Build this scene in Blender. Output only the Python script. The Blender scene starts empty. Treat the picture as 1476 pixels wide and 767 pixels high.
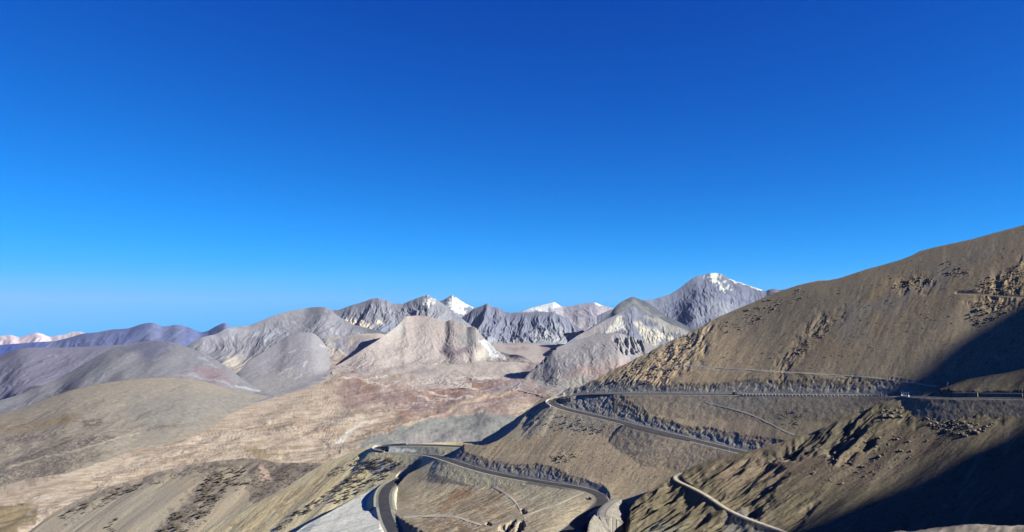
import bpy, bmesh, math, random
import numpy as np

random.seed(7)
rng = np.random.default_rng(11)
SC = bpy.context.scene
COL = SC.collection

# ------------------------------------------------------------------ camera, sky, sun, exposure
FPX, HOR = 1100.0, 430.0                 # focal length in photo pixels, row of the true horizon
PITCH = math.atan((HOR - 383.5) / FPX)
cam_data = bpy.data.cameras.new('camera')
cam = bpy.data.objects.new('camera', cam_data)
COL.objects.link(cam)
cam_data.sensor_fit = 'HORIZONTAL'
cam_data.sensor_width = 36.0
cam_data.lens = FPX / 1476.0 * 36.0
cam_data.clip_start = 0.5
cam_data.clip_end = 200000.0
cam.rotation_euler = (math.pi / 2 + PITCH, 0, 0)
SC.camera = cam

SUN_AZ, SUN_EL = math.radians(107), math.radians(28)      # azimuth clockwise from the view direction
SUN = np.array([math.sin(SUN_AZ) * math.cos(SUN_EL), math.cos(SUN_AZ) * math.cos(SUN_EL), math.sin(SUN_EL)])
world = bpy.data.worlds.new('World')
SC.world = world
world.use_nodes = True
nt = world.node_tree
sky = nt.nodes.new('ShaderNodeTexSky')
sky.sky_type = 'NISHITA'
sky.sun_disc = False
sky.sun_elevation = SUN_EL
sky.sun_rotation = SUN_AZ
sky.altitude = 5200
sky.air_density = 1.0
sky.dust_density = 0.0
sky.ozone_density = 10.0
bg = nt.nodes['Background']
bg.inputs['Strength'].default_value = 0.05
sep = nt.nodes.new('ShaderNodeSeparateColor'); comb = nt.nodes.new('ShaderNodeCombineColor')
nt.links.new(sky.outputs[0], sep.inputs[0])
for ch, (gain, power) in enumerate(((0.150, 1.70), (0.69, 1.6), (1.50, 0.82))):   # the phone's deep blue rendering of the whole sky
    pw = nt.nodes.new('ShaderNodeMath'); pw.operation = 'POWER'; pw.inputs[1].default_value = power
    ml = nt.nodes.new('ShaderNodeMath'); ml.operation = 'MULTIPLY'; ml.inputs[1].default_value = gain
    nt.links.new(sep.outputs[ch], pw.inputs[0]); nt.links.new(pw.outputs[0], ml.inputs[0])
    out = ml.outputs[0]
    if ch == 1:                                            # soft shoulder, so the horizon stays blue
        sq = nt.nodes.new('ShaderNodeMath'); sq.operation = 'MULTIPLY'
        ad = nt.nodes.new('ShaderNodeMath'); ad.operation = 'MULTIPLY_ADD'; ad.inputs[1].default_value = 0.0644; ad.inputs[2].default_value = 1.0
        dv = nt.nodes.new('ShaderNodeMath'); dv.operation = 'DIVIDE'
        nt.links.new(sep.outputs[1], sq.inputs[0]); nt.links.new(sep.outputs[1], sq.inputs[1])
        nt.links.new(sq.outputs[0], ad.inputs[0])
        nt.links.new(out, dv.inputs[0]); nt.links.new(ad.outputs[0], dv.inputs[1])
        out = dv.outputs[0]
    nt.links.new(out, comb.inputs[ch])
nt.links.new(comb.outputs[0], bg.inputs['Color'])

sun_data = bpy.data.lights.new('sun', 'SUN')
sun_data.energy = 5.0
sun_data.angle = math.radians(0.53)
sun_data.color = (1.0, 0.94, 0.84)
sun_ob = bpy.data.objects.new('sun', sun_data)
COL.objects.link(sun_ob)
from mathutils import Vector
sun_ob.rotation_euler = Vector((-SUN[0], -SUN[1], -SUN[2])).to_track_quat('-Z', 'Y').to_euler()
sun_ob.location = (400, -200, 600)

SC.view_settings.view_transform = 'Standard'
SC.view_settings.look = 'None'
SC.view_settings.exposure = 1.52
SC.view_settings.gamma = 1.0

# ------------------------------------------------------------------ numeric helpers
F = np.float64
_perm = np.random.default_rng(3).permutation(256)
_perm = np.concatenate([_perm, _perm, _perm])
_g = np.random.default_rng(5).normal(size=(256, 3)); _g /= np.linalg.norm(_g, axis=1)[:, None]

_g4 = _g.astype(np.float32)
def perlin(x, y, z=0.0):
    """gradient noise; z picks an independent layer"""
    x, y = np.broadcast_arrays(np.asarray(x, F), np.asarray(y, F))
    zi = int(math.floor(z)) & 255; zf = np.float32(z - math.floor(z))
    xi, yi = np.floor(x), np.floor(y)
    xf, yf = (x - xi).astype(np.float32), (y - yi).astype(np.float32)
    xi = xi.astype(np.int32) & 255; yi = yi.astype(np.int32) & 255
    u = xf * xf * xf * (xf * (xf * 6 - 15) + 10)
    v = yf * yf * yf * (yf * (yf * 6 - 15) + 10)
    p0, p1 = _perm[xi], _perm[xi + 1]
    def gr(p, a, b):
        g = _g4[_perm[_perm[p + yi + b] + zi]]
        return g[..., 0] * (xf - a) + g[..., 1] * (yf - b) + g[..., 2] * zf
    n0 = gr(p0, 0, 0); n0 += u * (gr(p1, 1, 0) - n0)
    n1 = gr(p0, 0, 1); n1 += u * (gr(p1, 1, 1) - n1)
    return (n0 + v * (n1 - n0)) * np.float32(1.7)

def fbm(x, y, z=0.0, octs=4, gain=0.5, lac=2.03):
    s, a, n = 0.0, 1.0, 0.0
    for k in range(octs):
        f = lac ** k
        s = s + a * perlin(x * f + 17.3 * k, y * f + 5.1 * k, z + 31.7 * k); n += a; a *= gain
    return s / n

def ridged(x, y, z=0.0, octs=4, gain=0.5, lac=2.1):
    s, a, n = 0.0, 1.0, 0.0
    for k in range(octs):
        f = lac ** k
        s = s + a * (1 - np.abs(perlin(x * f + 9.3 * k, y * f + 3.7 * k, z + 13.1 * k)) * 1.6); n += a; a *= gain
    return s / n

def smooth(a, b, x):
    t = np.clip((x - a) / (b - a), 0, 1)
    return t * t * (3 - 2 * t)

def slope_t(py):                          # tangent of the elevation of a photo row
    return np.tan(PITCH + np.arctan((383.5 - py) / FPX))

def place(px, py, D):                     # point at forward distance D metres on the sight line through a photo pixel
    v = (383.5 - py) / FPX
    yy = math.cos(PITCH) - v * math.sin(PITCH)
    zz = math.sin(PITCH) + v * math.cos(PITCH)
    return (px - 738.0) / FPX / yy * D, D + 0 * px, zz / yy * D

def to_px(X, Y, Z):
    c, s = math.cos(PITCH), math.sin(PITCH)
    f = Y * c + Z * s
    up = -Y * s + Z * c
    return 738.0 + FPX * X / f, 383.5 - FPX * up / f

def lin(c):
    c = np.asarray(c, F) / 255.0
    return np.where(c <= 0.04045, c / 12.92, ((c + 0.055) / 1.055) ** 2.4)

GAIN = 1.96                               # exposure gain the albedos are worked back from
WB = np.array([1.0, 0.99, 0.97])
def crv(pts, sm=4.0):
    """rounded version of a drawn crest line"""
    p = np.asarray(pts, F); x = np.arange(p[0, 0], p[-1, 0] + .5, .5); y = np.interp(x, p[:, 0], p[:, 1])
    n = int(sm * 2) * 2 + 1; k = np.hanning(n + 2)[1:-1]; k /= k.sum()
    return np.column_stack([x, np.convolve(np.pad(y, n // 2, mode='reflect', reflect_type='odd'), k, 'valid')])

def itp(pts, x):
    p = np.asarray(pts, F)
    return np.interp(x, p[:, 0], p[:, 1])

def seg_dist(px, py, pts):
    d = np.full(px.shape, 1e9)
    p = np.asarray(pts, F)
    for a, b in zip(p[:-1], p[1:]):
        ab = b - a
        t = np.clip(((px - a[0]) * ab[0] + (py - a[1]) * ab[1]) / (ab @ ab + 1e-9), 0, 1)
        d = np.minimum(d, np.hypot(px - a[0] - t * ab[0], py - a[1] - t * ab[1]))
    return d

def inside(px, py, pts):
    p = np.asarray(pts, F); r = np.zeros(px.shape, bool)
    for (x1, y1), (x2, y2) in zip(p, np.roll(p, -1, 0)):
        if y1 == y2: continue
        c = ((y1 > py) != (y2 > py)) & (px < (x2 - x1) * (py - y1) / (y2 - y1) + x1)
        r ^= c
    return r

# ------------------------------------------------------------------ materials
def new_mat(name):
    m = bpy.data.materials.new(name); m.use_nodes = True
    b = m.node_tree.nodes['Principled BSDF']
    b.inputs['Roughness'].default_value = 0.95
    b.inputs['Specular IOR Level'].default_value = 0.08
    return m, m.node_tree, b

def ground_mat(name, scale, amount=0.35, bump=0.0, bscale=None):
    """surface colour from the mesh's own colour layer, broken up by two scales of procedural grain"""
    m, t, b = new_mat(name)
    at = t.nodes.new('ShaderNodeAttribute'); at.attribute_name = 'Col'
    tc = t.nodes.new('ShaderNodeTexCoord')
    n1 = t.nodes.new('ShaderNodeTexNoise'); n1.inputs['Scale'].default_value = 1.0 / scale
    n1.inputs['Detail'].default_value = 6; n1.inputs['Roughness'].default_value = 0.7
    t.links.new(tc.outputs['Object'], n1.inputs['Vector'])
    mr = t.nodes.new('ShaderNodeMapRange')
    mr.inputs['From Min'].default_value = 0.3; mr.inputs['From Max'].default_value = 0.7
    mr.inputs['To Min'].default_value = 1 - amount; mr.inputs['To Max'].default_value = 1 + amount
    t.links.new(n1.outputs['Fac'], mr.inputs['Value'])
    mx = t.nodes.new('ShaderNodeMix'); mx.data_type = 'RGBA'; mx.blend_type = 'MULTIPLY'
    mx.inputs['Factor'].default_value = 1.0
    t.links.new(at.outputs['Color'], mx.inputs['A'])
    t.links.new(mr.outputs['Result'], mx.inputs['B'])
    t.links.new(mx.outputs['Result'], b.inputs['Base Color'])
    if bump:
        n2 = t.nodes.new('ShaderNodeTexNoise'); n2.inputs['Scale'].default_value = 1.0 / (bscale or scale)
        n2.inputs['Detail'].default_value = 5; n2.inputs['Roughness'].default_value = 0.65
        t.links.new(tc.outputs['Object'], n2.inputs['Vector'])
        bp = t.nodes.new('ShaderNodeBump'); bp.inputs['Strength'].default_value = 1.0
        bp.inputs['Distance'].default_value = bump
        t.links.new(n2.outputs['Fac'], bp.inputs['Height'])
        t.links.new(bp.outputs['Normal'], b.inputs['Normal'])
    return m

def plain_mat(name, rgb, rgb2=None, scale=1.0, rough=0.85, spec=0.2):
    m, t, b = new_mat(name)
    b.inputs['Roughness'].default_value = rough; b.inputs['Specular IOR Level'].default_value = spec
    rgb2 = rgb2 or tuple(c * 0.7 for c in rgb)
    tc = t.nodes.new('ShaderNodeTexCoord')
    n = t.nodes.new('ShaderNodeTexNoise'); n.inputs['Scale'].default_value = 1.0 / scale
    n.inputs['Detail'].default_value = 5
    t.links.new(tc.outputs['Object'], n.inputs['Vector'])
    r = t.nodes.new('ShaderNodeValToRGB')
    r.color_ramp.elements[0].position = 0.35; r.color_ramp.elements[1].position = 0.65
    r.color_ramp.elements[0].color = (*rgb2, 1); r.color_ramp.elements[1].color = (*rgb, 1)
    t.links.new(n.outputs['Fac'], r.inputs['Fac'])
    t.links.new(r.outputs['Color'], b.inputs['Base Color'])
    return m

M_FAR = ground_mat('far_rock', 90, 0.22)
M_MID = ground_mat('dry_earth', 25, 0.22)
M_NEAR = ground_mat('scree', 1.6, 0.26, 0.16, 1.1)
M_FORE = ground_mat('gravel', 0.18, 0.5, 0.05, 0.08)
M_ASPH = plain_mat('asphalt', (0.034, 0.034, 0.037), (0.021, 0.0215, 0.025), 5.0, 0.85, 0.2)
M_TRACK = plain_mat('packed_dirt', (0.31, 0.285, 0.23), (0.24, 0.22, 0.175), 3.0)
M_GRAV = plain_mat('road_gravel', (0.165, 0.159, 0.149), (0.121, 0.118, 0.110), 2.0)
M_CONC = plain_mat('concrete', (0.302, 0.296, 0.286), (0.231, 0.225, 0.214), 2.0)
M_WALL = plain_mat('shade_dark_concrete', (0.143, 0.139, 0.129), (0.093, 0.090, 0.083), 1.2)  # wall concrete in a darker copy, shade of the shadowed walls put into the colour
M_WHITE = plain_mat('white_paint', (0.62, 0.62, 0.62), (0.54, 0.54, 0.54), 0.7, 0.5)
M_STEEL = plain_mat('galvanised_steel', (0.45, 0.46, 0.48), (0.36, 0.37, 0.39), 0.5, 0.45, 0.5)
M_ROCK_P = plain_mat('pale_rock', (0.165, 0.143, 0.104), (0.104, 0.091, 0.069), 0.6)
M_ROCK_D = plain_mat('brown_rock', (0.143, 0.125, 0.096), (0.089, 0.076, 0.059), 0.6)
M_SCRUB = plain_mat('dark_scrub', (0.063, 0.052, 0.036), (0.033, 0.027, 0.020), 0.5)
M_CAR = plain_mat('black_car_paint', (0.012, 0.012, 0.014), (0.010, 0.010, 0.012), 1.0, 0.3, 0.5)
M_GLASS = plain_mat('dark_glass', (0.02, 0.024, 0.03), (0.02, 0.024, 0.03), 1.0, 0.08, 0.5)
M_RUBBER = plain_mat('tyre_rubber', (0.02, 0.02, 0.02), (0.015, 0.015, 0.015), 0.3)
M_RED = plain_mat('red_reflector', (0.4, 0.02, 0.02), (0.35, 0.02, 0.02), 0.3, 0.4)

# ------------------------------------------------------------------ object helpers
def tag(o, label=None, cat=None, group=None, kind=None):
    if label: o['label'] = label
    if cat: o['category'] = cat
    if group: o['group'] = group
    if kind: o['kind'] = kind
    return o

def mesh_np(name, verts, quads, mat, col=None, smooth_shade=True):
    me = bpy.data.meshes.new(name)
    nv, nf = len(verts), len(quads)
    k = quads.shape[1]
    me.vertices.add(nv); me.vertices.foreach_set('co', np.ascontiguousarray(verts, np.float32).ravel())
    me.loops.add(nf * k); me.loops.foreach_set('vertex_index', np.ascontiguousarray(quads, np.int32).ravel())
    me.polygons.add(nf)
    me.polygons.foreach_set('loop_start', np.arange(0, nf * k, k, dtype=np.int32))
    me.polygons.foreach_set('loop_total', np.full(nf, k, np.int32))
    me.update(calc_edges=True)
    me.polygons.foreach_set('use_smooth', np.full(nf, smooth_shade, bool))
    if col is not None:
        at = me.color_attributes.new('Col', 'FLOAT_COLOR', 'POINT')
        rgba = np.ones((nv, 4), np.float32); rgba[:, :3] = col
        at.data.foreach_set('color', rgba.ravel())
    me.materials.append(mat)
    o = bpy.data.objects.new(name, me); COL.objects.link(o)
    return o

def grid_quads(nr, nc):
    i = np.arange(nr * nc).reshape(nr, nc)
    return np.stack([i[:-1, :-1], i[:-1, 1:], i[1:, 1:], i[1:, :-1]], -1).reshape(-1, 4)

class Sheet:
    """a hill: front face from its foot up to its crest line, and a back slope behind the crest.
    crest, foot: photo rows over photo columns; Dfun(px, py): forward distance of the surface."""
    def __init__(s, x0, x1, nc, crest, foot, Dfun, nr, back=((30, .5), (120, .5), (400, .4), (1200, .3)), backscale=1.0, nback=1, conc=0.0):
        px = np.linspace(x0, x1, nc)
        cy = itp(crest, px) if not callable(crest) else crest(px)
        fy = itp(foot, px) if not callable(foot) else foot(px)
        fy = np.maximum(fy, cy + 0.5)
        v = np.linspace(0, 1, nr)[:, None]
        s.PX = np.broadcast_to(px, (nr, nc)).copy()
        s.PY = fy + (cy - fy) * v
        D = Dfun(s.PX, s.PY)
        if conc: D = D + conc * 4 * v * (1 - v) * (D[-1] - D[0])      # slopes ease towards the foot
        s.X, s.Y, s.Z = place(s.PX, s.PY, D)
        s.V = np.broadcast_to(v, (nr, nc)).copy()
        s.nf = nr
        s.cy = cy; s.fy = fy
        # back slope continues away from the camera along the same bearing
        bx, by, bz = s.X[-1], s.Y[-1], s.Z[-1]
        ax = bx / by
        rows = []
        done, dz = 0.0, 0.0
        for dist, tan in back:
            dist *= backscale
            for q in range(1, nback + 1):
                d = done + (dist - done) * q / nback
                zz = dz - tan * (d - done)
                rows.append((bx + ax * d, by + d, bz + zz))
            dz -= tan * (dist - done); done = dist
        for r in rows:
            s.X = np.vstack([s.X, r[0]]); s.Y = np.vstack([s.Y, r[1]]); s.Z = np.vstack([s.Z, r[2]])
            s.PX = np.vstack([s.PX, px]); s.PY = np.vstack([s.PY, cy]); s.V = np.vstack([s.V, np.ones(nc)])
        s.col = None
    def base(s, rgb):
        s.col = np.empty(s.X.shape + (3,)); s.col[:] = lin(rgb) / s.gain / GAIN * WB
    def near(s, pts, e):
        p = np.asarray(pts, F)
        return (s.PX > p[:, 0].min() - e) & (s.PX < p[:, 0].max() + e) & (s.PY > p[:, 1].min() - e) & (s.PY < p[:, 1].max() + e)
    def wob(s, m, amp, wl, seed):
        x, y = s.PX[m], s.PY[m]
        if amp == 0: return x, y
        return (x + amp * (perlin(x / wl, y / wl, seed + .5) + .5 * perlin(x / wl * 2.3, y / wl * 2.3, seed + 9.5)),
                y + amp * (perlin(x / wl, y / wl, seed + 40.5) + .5 * perlin(x / wl * 2.3, y / wl * 2.3, seed + 49.5)))
    def area(s, pts, rgb, soft=4, amp=6, wl=18, alpha=1.0, seed=0, cover=None, speck=None):
        m = s.near(pts, soft + 1.6 * amp)
        if not m.any(): return
        k = s._pm(m, pts, soft, amp, wl, seed) * alpha
        if cover is not None: k = k * cover[m]
        if speck is not None:
            k = k * smooth(speck[1] - .15, speck[1] + .15, fbm(s.PX[m] / speck[0], s.PY[m] / speck[0] * 1.6, 77.5, 3, .7))
        s.mix(m, k, rgb)
    def _pm(s, m, pts, soft, amp, wl, seed):
        p = np.asarray(pts, F)
        x, y = s.wob(m, amp, wl, seed)
        d = seg_dist(x, y, np.vstack([p, p[:1]])); d = np.where(inside(x, y, p), d, -d)
        return smooth(-soft, soft, d)
    def polymask(s, pts, soft=8, amp=6, wl=20, seed=0):
        r = np.zeros(s.X.shape); m = s.near(pts, soft + 1.6 * amp)
        if m.any(): r[m] = s._pm(m, pts, soft, amp, wl, seed)
        return r
    def stroke(s, pts, rgb, w=1.5, soft=1.0, amp=2, wl=14, alpha=1.0, seed=0):
        m = s.near(pts, w + soft + 1.6 * amp)
        if not m.any(): return
        x, y = s.wob(m, amp, wl, seed)
        s.mix(m, (1 - smooth(w - soft, w + soft, seg_dist(x, y, pts))) * alpha, rgb)
    def mix(s, m, k, rgb):
        c = rgb / 1.4 if isinstance(rgb, np.ndarray) and rgb.max() <= 1 else lin(rgb) / s.gain / GAIN * WB
        k = np.asarray(k)
        if k.shape == m.shape: k = k[m]
        s.col[m] = s.col[m] * (1 - k[..., None]) + c * k[..., None]
    def tint(s, k):
        s.col *= k[..., None]
    def streak(s, rgb, wlx, wly, thr, soft, alpha, seed, ang=0.0, where=None, octs=4):
        """albedo streaks on the ground, stretched along a direction in plan"""
        ca, sa = math.cos(ang), math.sin(ang)
        m = np.ones(s.X.shape, bool) if where is None else where > .01
        X, Y = s.X[m], s.Y[m]
        a = (X * ca + Y * sa) / wlx; b = (-X * sa + Y * ca) / wly
        w = perlin(a * .35, b * .35, seed + 7.7)
        k = smooth(thr, thr + soft, fbm(a + 1.2 * w, b + 1.2 * w, seed + .3, octs, 0.55)) * alpha
        if where is not None: k = k * where[m]
        s.mix(m, k, rgb)
    def build(s, name, mat, label, cat, fix=(1, 1, 1)):
        s.col = s.col * np.array(fix)
        nr, nc = s.X.shape
        v = np.stack([s.X, s.Y, s.Z], -1).reshape(-1, 3)
        o = mesh_np(name, v, grid_quads(nr, nc), mat, np.clip(s.col, 0.005, 0.9).reshape(-1, 3))
        return tag(o, label, cat, kind='structure')
    def at(s, px, py):
        """front-face surface point seen at a photo pixel"""
        j = int(round((px - s.PX[0, 0]) / (s.PX[0, -1] - s.PX[0, 0]) * (s.X.shape[1] - 1)))
        j = min(max(j, 1), s.X.shape[1] - 2)
        qx, qy = to_px(s.X[:s.nf, j], s.Y[:s.nf, j], s.Z[:s.nf, j])
        i = int(np.argmin(np.abs(qy - py)))
        return np.array([s.X[i, j], s.Y[i, j], s.Z[i, j]])

def easy(pts):
    p = np.asarray(pts, F); return crv(np.vstack([[p[0, 0] - 150, p[0, 1]], p, [p[-1, 0] + 150, p[-1, 1]]]), 28)

def slopeD(crest, Dc, slope):
    """distance of a face that falls from the crest (at distance Dc) towards the camera at the given tangent"""
    if not np.isscalar(Dc): Dc = easy(Dc)
    if not np.isscalar(slope): slope = easy(slope)
    soft_crest = crv(crest, 9)
    def f(px, py):
        c = itp(crest, px); c2 = itp(soft_crest, px + 5 * perlin(px / 38, py / 26, 55.5))
        t = np.clip((py - c) / 38, 0, 1); tc = slope_t(c + (c2 - c) * t)
        d = itp(Dc, px) if not np.isscalar(Dc) else Dc
        sl = itp(slope, px) if not np.isscalar(slope) else slope
        return d * (sl - tc) / (sl - slope_t(py))
    return f
G_FAR = 1.0

def valleyD(px, py):
    return 720.0 / (0.010 - slope_t(np.maximum(py, 470)))
def on_valley(f, foot, crest, k=110.0):
    """a hill whose foot runs out as a fan over the valley floor"""
    def g(px, py):
        a = f(px, py)
        v = np.clip((itp(foot, px) - py) / np.maximum(itp(foot, px) - itp(crest, px), 1), 0, 1)
        b_ = np.where(py > 478, valleyD(px, py) * (.995 + .03 * smooth(.16, 0, v)), 1e6)
        m = np.minimum(a, b_)
        return m - k * np.log(np.exp(-(a - m) / k) + np.exp(-np.minimum(b_ - m, 1e4) / k)) * smooth(0, .25, v) * smooth(1, .8, v)
    return g
def run_out(s, rgb, v0=.3):
    n = fbm(s.PX / 22, s.PY / 9, 91.5, 4, .6)
    s.mix(np.ones(s.X.shape, bool), smooth(v0, .04, s.V + .22 * n), rgb)
SNOW = np.array([.55, .535, .57])
# ------------------------------------------------------------------ far mountains and hills, haze blue partly painted into their colours
def relief(s, amp, wl, seed, kind='rib', crest=0.15, foot=0.3, stretch=3.0, fan=None, octs=5, sh=0.0):
    """real erosion relief: ribs and gullies that run down the fall line, or soft swells"""
    fade = (crest + (1 - crest) * smooth(1.0, 0.80, s.V)) * (foot + (1 - foot) * smooth(0.0, 0.25, s.V))
    X, Y = s.X, s.Y
    if fan is not None:
        cx, k = fan                                    # ribs spread out below a summit
        x0 = place(np.array([cx]), np.array([430.]), s.Y.max())[0][0] * s.Y / s.Y.max()
        X = (X - x0) / (1 + k * np.maximum(0, (s.Y.max() - s.Y)) / wl)
    X = X + sh * Y
    if kind == 'rib':
        w = fbm(X / (wl * 2.2), Y / (wl * 2.2), seed + 3.3, 3)
        n = ridged(X / wl + 0.9 * w, Y / (wl * stretch) + 0.5 * w, seed + .5, octs, 0.55) - 0.62
    else:
        n = fbm(X / wl, Y / (wl * stretch), seed + .5, octs, 0.5)
    s.Z = s.Z + amp * n * fade

ALL = {}

# snowy range on the left horizon
cr = crv([(-260, 488), (-150, 484), (-60, 487), (0, 484), (15, 482.5), (28, 486.5), (40, 483), (52, 479), (60, 481), (72, 485.5), (85, 482), (93, 481.5), (103, 477.5), (115, 477), (123, 479.5), (140, 484), (190, 489)], 1.5)
s = Sheet(-260, 190, 300, cr, [(-260, 512), (190, 512)], slopeD(cr, 20000, .55), 50, backscale=6, conc=.14)
s.gain = 1.05
relief(s, 185.9, 1500, 1, crest=.12)
s.base((205, 193, 205))
s.streak((165, 155, 172), 900, 2500, .05, .25, .7, 3)
s.streak((240, 238, 240), 1200, 2600, .12, .2, .9, 5)
for p in ([(2, 483), (8, 485), (14, 489), (6, 487)], [(54, 479.5), (62, 482), (72, 487), (64, 486), (56, 482)], [(82, 482), (90, 482), (87, 486)]):
    s.area(p, SNOW, 1, 1)
s.build('snowy_mountain_range', M_FAR, 'tiny pale snowy mountain range on the far left horizon', 'mountain range')

# dark rounded ridge on the left skyline
cr = crv([(-260, 500), (-100, 497), (0, 497), (40, 494), (80, 491.5), (100, 486.5), (122, 480), (140, 479), (160, 475), (185, 473.5), (200, 468.5), (209, 466), (218, 465), (226, 467), (233, 470.5), (243, 470), (252, 468), (263, 469), (275, 473), (289, 479.5), (300, 477), (310, 471), (318, 467), (324, 465), (328, 467), (331, 472), (345, 480), (420, 500)], 5)
s = Sheet(-260, 420, 500, cr, [(-260, 530), (420, 530)], slopeD(cr, 12500, .42), 90, backscale=3, conc=.14)
s.gain = 0.86
relief(s, 46.5, 620, 2, crest=.08, octs=4)
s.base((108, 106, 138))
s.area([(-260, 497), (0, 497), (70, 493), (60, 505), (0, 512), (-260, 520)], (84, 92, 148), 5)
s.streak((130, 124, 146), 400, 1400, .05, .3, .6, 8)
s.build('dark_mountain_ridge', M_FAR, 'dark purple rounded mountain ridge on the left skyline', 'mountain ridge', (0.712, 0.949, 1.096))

# snow dome behind the cliffs
cr = crv([(690, 470), (735, 452), (752, 449), (765, 444), (780, 440), (790, 437.5), (798, 435.5), (801, 436), (806, 440), (812, 442), (825, 441), (840, 438), (850, 436.5), (858, 436), (868, 440), (880, 443), (900, 450), (960, 470)], 2)
s = Sheet(690, 960, 300, cr, [(690, 492), (960, 492)], slopeD(cr, 15000, .5), 90, backscale=3, conc=.14)
s.gain = 0.86
relief(s, 38.6, 420, 3, crest=.10)
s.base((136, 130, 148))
s.streak((165, 155, 158), 250, 700, .05, .3, .6, 2)
snow = [(752, 449.5), (765, 444), (780, 440), (798, 434), (803, 437), (806, 441), (800, 443), (797, 449), (785, 448), (770, 449.5), (758, 450)]
s.area(snow, SNOW, 1.2, 1.5, 8)
s.area([(856, 434), (862, 437), (868, 442), (864, 442)], SNOW, 1.0, 2, 6)
s.build('snow_dome_mountain', M_FAR, 'distant mountain with a smooth white snow dome, centre right of the skyline', 'mountain', (1.186, 1.299, 1.186))

# twin rocky summit with the snow pyramid
cr = crv([(560, 470), (590, 446), (606, 436), (628, 436), (640, 432), (647, 427.5), (652, 425), (656, 427.5), (662, 432), (670, 437), (678, 441), (684, 443.5), (692, 446), (720, 458), (760, 475)], 1.5)
s = Sheet(560, 760, 320, cr, [(560, 500), (760, 500)], slopeD(cr, 13000, .62), 110, backscale=3, conc=.14)
s.gain = 0.86
relief(s, 54.1, 430, 4, crest=.10, fan=(652, .25))
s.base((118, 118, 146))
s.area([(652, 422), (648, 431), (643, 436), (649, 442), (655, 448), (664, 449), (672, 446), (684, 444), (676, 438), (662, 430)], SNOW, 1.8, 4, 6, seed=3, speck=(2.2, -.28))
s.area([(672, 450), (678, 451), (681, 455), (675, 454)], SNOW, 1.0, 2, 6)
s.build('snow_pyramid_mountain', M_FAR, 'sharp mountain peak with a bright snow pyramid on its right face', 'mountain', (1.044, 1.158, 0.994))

# dark cliffs to the right of the snow pyramid
cr = crv([(640, 478), (660, 462), (676, 450), (684, 444), (692, 441), (697, 439.5), (702, 437), (708, 441), (714, 443), (718, 443.5), (728, 449), (736, 451), (742, 450), (752, 450.5), (775, 449.5), (798, 450), (812, 456), (824, 465), (838, 474), (852, 484)], 1.5)
s = Sheet(640, 852, 380, cr, [(640, 508), (700, 502), (760, 496), (852, 496)], slopeD(cr, 11800, [(640, .6), (852, .6)]), 110, backscale=3, conc=.14)
s.gain = 0.86
relief(s, 67.0, 210, 5, crest=.10, stretch=4, octs=5)
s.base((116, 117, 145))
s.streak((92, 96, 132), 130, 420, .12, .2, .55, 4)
s.area([(768, 474), (775, 470), (782, 472), (790, 478), (800, 482), (815, 478), (828, 490), (800, 493), (770, 490)], (150, 148, 165), 4, 6, 12)
s.area([(772, 470), (800, 468), (815, 474), (800, 478), (780, 476)], (138, 143, 165), 4, 6, 12)
s.area([(640, 500), (700, 488), (760, 488), (852, 490), (852, 510), (640, 510)], (136, 138, 158), 5, 4)
relief(s, 11, 45, 90, crest=.2, stretch=5, octs=3)
s.build('dark_cliff_mountain', M_FAR, 'dark grey cliff mountain with vertical gullies right of the snow pyramid', 'mountain', (0.994, 1.094, 0.936))

# big peak
cr = crv([(860, 455), (880, 446), (900, 440), (922, 432.5), (932, 432.5), (942, 431.5), (950, 429), (966, 424), (980, 415), (990, 407), (998, 401), (1005, 397.5), (1013, 396.5), (1020, 394), (1030, 393), (1038, 394), (1043, 396), (1047, 399), (1052, 402), (1060, 405), (1070, 408), (1080, 411.5), (1090, 415), (1100, 418), (1104, 419.5), (1110, 416.5), (1118, 416), (1124, 418), (1129, 417), (1150, 424), (1260, 440)], 1.5)
s = Sheet(860, 1260, 640, cr, [(860, 505), (1260, 505)], slopeD(cr, [(860, 11300), (1020, 12000), (1260, 11600)], .6), 200, backscale=3, conc=.14)
s.gain = 0.86
relief(s, 54.0, 330, 6, crest=.07, stretch=5, fan=(1025, .30))
relief(s, 10.8, 80, 66, crest=.05, stretch=3, octs=4)
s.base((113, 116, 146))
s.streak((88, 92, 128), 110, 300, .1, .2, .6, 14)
s.area([(1025, 425), (1040, 428), (1070, 440), (1040, 460), (1005, 455), (1015, 440)], (128, 130, 155), 6, 6)
sn = s.polymask([(1012, 395), (1020, 392), (1040, 392), (1046, 400), (1050, 408), (1056, 414), (1052, 417), (1047, 414), (1042, 418), (1034, 412), (1026, 408), (1014, 404)], 2, 4, 8)
w = smooth(.08, .2, perlin(s.PX / 3.0, s.PY / 6.0, 3.3) + .35 * perlin(s.PX / 1.3, s.PY / 1.6, 8.1))
s.mix(np.ones(s.X.shape, bool), sn * w * .6, SNOW)
s.area([(1023, 393.5), (1033, 393), (1035, 402), (1037, 406), (1031, 404), (1028, 408), (1026, 402)], SNOW, 1.0, 2, 5)
s.stroke([(1033, 404), (1036, 407), (1040, 413), (1044, 417)], SNOW, .8, .6, 2, 6)
s.stroke([(1052, 403), (1062, 406.5), (1075, 410.5), (1088, 415), (1100, 418.5)], SNOW, .8, .6, 1, 5, .9)
relief(s, 11, 55, 90, crest=.2, stretch=5, octs=3)
s.build('grey_peak', M_FAR, 'tallest grey rocky peak with a snow-streaked summit on the right', 'mountain', (1.011, 1.101, 0.911))

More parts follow.
